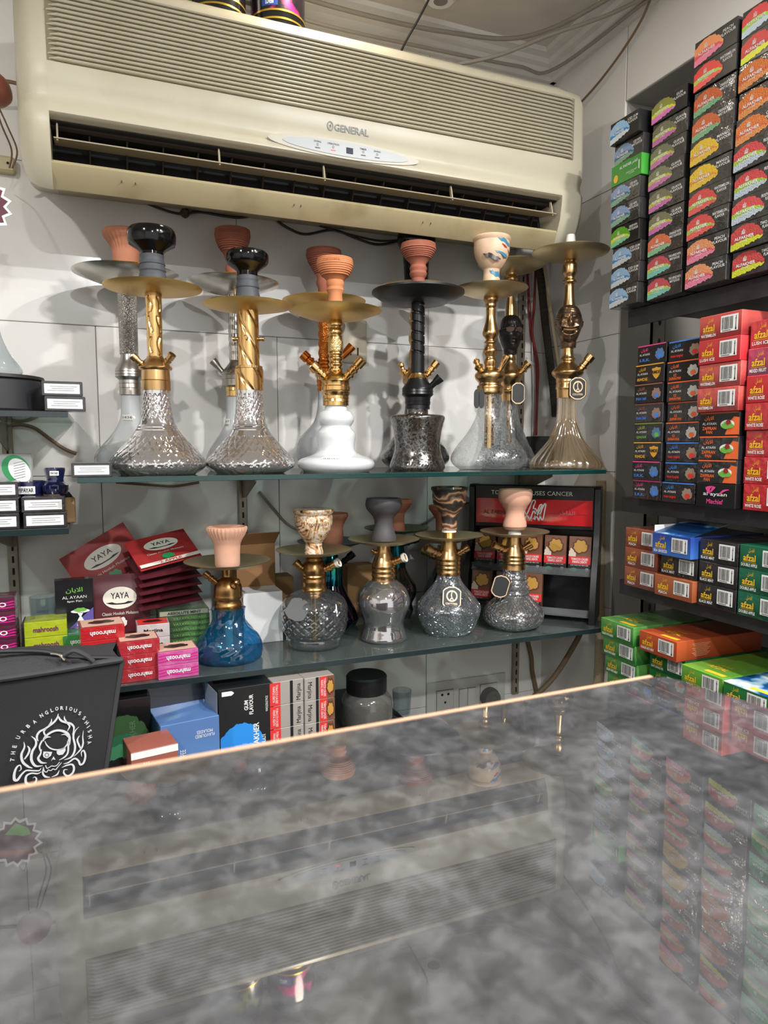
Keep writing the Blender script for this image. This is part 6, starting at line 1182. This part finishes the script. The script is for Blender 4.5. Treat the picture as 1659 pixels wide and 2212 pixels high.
# ceiling cables
cable('grey_cable', 'grey cable running along the back cornice, upper one', [Vector((-0.200, 1.656, 2.198)), Vector((0.300, 1.661, 2.195)), Vector((0.600, 1.656, 2.182)), Vector((0.850, 1.656, 2.190)), Vector((1.051, 1.604, 2.195)), Vector((1.154, 1.397, 2.202)), Vector((1.205, 1.035, 2.205)), Vector((1.205, 0.310, 2.205))], .0055, m_cgrey)
cable('grey_cable', 'grey cable running along the back cornice, lower one', [Vector((-0.200, 1.687, 2.170)), Vector((0.300, 1.687, 2.165)), Vector((0.550, 1.687, 2.155)), Vector((0.800, 1.697, 2.165)), Vector((1.082, 1.697, 2.175)), Vector((1.184, 1.656, 2.170)), Vector((1.215, 1.242, 2.180)), Vector((1.226, 0.414, 2.180))], .0045, m_cgrey)
cable('grey_cable', 'grey cable drooping from the air conditioner to the right cornice', [Vector((0.620, 1.677, 2.065)), Vector((0.780, 1.635, 2.080)), Vector((0.948, 1.594, 2.120)), Vector((1.071, 1.532, 2.165)), Vector((1.184, 1.397, 2.180)), Vector((1.221, 1.139, 2.160))], .005, m_cgrey)
cable('black_cable', 'thin dark cable dropping from the ceiling behind the air conditioner', [Vector((0.740, 1.511, CEIL)), Vector((0.745, 1.521, 2.190)), Vector((0.725, 1.552, 2.140)), Vector((0.700, 1.584, 2.090)), Vector((0.695, 1.615, 2.060))], .0028, m_cblk)
cable('brown_cable', 'brown cable slanting down the right cornice', [Vector((1.195, 1.294, 2.220)), Vector((1.226, 1.377, 2.160)), Vector((1.231, 1.501, 2.100)), Vector((1.226, 1.635, 2.060)), Vector((1.205, 1.718, 2.050))], .003, m_cbr)
b = MB(); bp_ = Vector((1.051, 1.677, 2.080))
for k in range(6): b.tube([bp_ + Vector((R.uniform(-.03, .03), R.uniform(-.02, .02), R.uniform(-.02, .045))) for _ in range(4)], .0018, 6, 6)
tag(b.build('wire_tangle', m_cbr, None, 60), 'loose tangle of thin wires above the right end of the air conditioner', 'wires')
o = empty('cable_clip', (1.165, 1.345, 2.165), 0, 'small beige clip hanging from the grey cable', 'clip'); b = MB(); b.cbox(-.008, .008, -.002, .002, 0, .024, .001); b.build('plate', m_chan, o); b = MB(); b.tube([(0, 0, .022), (0, .004, .034), (0, 0, .040)], .0015, 6, 3); b.build('hook', m_chan, o)
# left edge: hanging ornament, terminal block, sticker
o = empty('wooden_bell', (-.162, 1.575, 1.828), 0, 'reddish brown rounded holder at the left edge beside the air conditioner', 'bulb holder'); b = MB(); b.lathe([(.0, -.028), (.018, -.026), (.032, -.014), (.034, 0), (.028, .018), (.016, .03), (.010, .034)], 36, rows=24); b.build('body', M('wood_red', (140, 78, 60), .35, coat=.3), o)
for k, dx in enumerate((0, .010)):
    b = MB(); b.tube([(.004 + dx * .4, 0, -.026), (.010 + dx, .03, -.05), (.022 + dx, .07, -.08), (.014 + dx * .5, .10, -.105)], .0018, 6, 6); b.build('wire', m_cbr, o)
o = empty('terminal_block', (-.172, W - .003, 1.735), 0, 'cream ceramic terminal block on the wall at the left edge', 'terminal block'); b = MB(); b.cbox(-.028, .030, -.022, 0, 0, .034, .006); b.build('body', M('ceramic_cream', (190, 176, 140), .5), o); b = MB(); b.lathe([(.0028, 0), (.0028, .0005)], 12, Matrix.Translation((.016, -.0221, .018)) @ Matrix.Rotation(PI / 2, 4, 'X')); b.build('screw_hole', m_slot, o)
cable('brown_cable', 'pair of brown cables leaving the air conditioner on the left', [Vector((-.10, 1.67, 1.885)), Vector((-.15, 1.68, 1.895)), Vector((-.25, 1.685, 1.88))], .004, m_cbr)
o = empty('die_cut_sticker', (-.178, 1.50, 1.592), 0, 'die cut hanging card with white rim and maroon flames at left edge', 'card')
def flame(s, sd): return [((.042 + (.006 if i % 2 else -.005) * 1.0) * s * math.cos(i * PI / 14), (.048 + (.005 if i % 2 else -.003)) * s * math.sin(i * PI / 14)) for i in range(28)]
b = MB(); b.prism(flame(1.0, 1)[::-1], -.001, .001, 'y'); b.build('card', p_white, o); b = MB(); b.prism(flame(.86, 1)[::-1], -.0016, -.001, 'y'); b.build('maroon_print', M('print_wine', (86, 18, 40), .4), o)
b = MB(); b.prism([(.0, -.04), (.022, -.026), (.026, -.012), (.012, -.010), (0, -.015), (-.02, -.02)], -.002, -.0015, 'y'); b.build('green_print', p_green, o); b = MB(); b.prism([(-.03, .012), (.026, .020), (.030, .030), (-.03, .024)], -.0022, -.0015, 'y'); b.build('copper_print', M('print_copper', (190, 110, 80), .25, .7), o); b = MB(); b.tube([(0, 0, .046), (0, .1, .12), (0, .19, .125)], .0008, 5, 4); b.build('thread', m_string, o)
# jars on top of the air conditioner
for (u, nm, col) in ((600, 'black plastic jar with gold bands and magenta print on the air conditioner', (200, 40, 130)), (470, 'black plastic jar with gold band at the left on the air conditioner', (150, 150, 60))):
    p = onY(u, 20, 1.575); o = empty('tobacco_jar', (p.x, 1.575, 2.0225), 0, nm, 'jar', 'black jars on the air conditioner')
    rj = .058; b = MB(); b.lathe([(.050, 0), (.056, .004), (rj, .012), (rj, .115), (.05, .125), (.046, .128)], 56); b.build('jar_body', M('jar_black', (20, 20, 22), .2, coat=.6), o)
    b = MB(); b.lathe([(.049, .1285), (.049, .15), (.046, .152), (0, .152)], 56); b.build('lid', m_black, o)
    lb = MB(); lb.lathe([(rj + .0006, .044), (rj + .0006, .105)], 56, cap=False); lb = lb.build('label_wrap', M('jar_print%d' % u, (30, 22, 30), .25, coat=.5, var=(24, col, .5, .62)), o)
    for z0, z1 in ((.024, .028), (.040, .044)):
        b = MB(); b.lathe([(rj + .0008, z0), (rj + .0008, z1)], 56, cap=False); b.build('gold_band', M('foil_gold', (206, 170, 70), .3, .7), o)
    fwv = Vector((FW.x, FW.y, 0)).normalized(); V, F, _ = tmesh('LOVE66', .02); b = MB(); L2 = MB()
    for q_, src, e, mt_, nm2 in ((b, [(x * .30, y * .010 + .058) for x, y in V], .0016, p_white, 'lettering'),):
        q_.add([(-fwv * math.cos(a - .15) + RT * math.sin(a - .15)) * (rj + e) + Vector((0, 0, z)) for a, z in src], F); q_.build(nm2, mt_, lb, None)
    vs_ = []
    for i in range(9):
        a = -.45 + i * .075
        for z in (.050, .067): vs_.append((-fwv * math.cos(a) + RT * math.sin(a)) * (rj + .0011) + Vector((0, 0, z)))
    L2.add(vs_, [(2 * i, 2 * i + 2, 2 * i + 3, 2 * i + 1) for i in range(8)]); L2.build('blue_print', M('print_navy', (40, 70, 150), .4), lb, None)
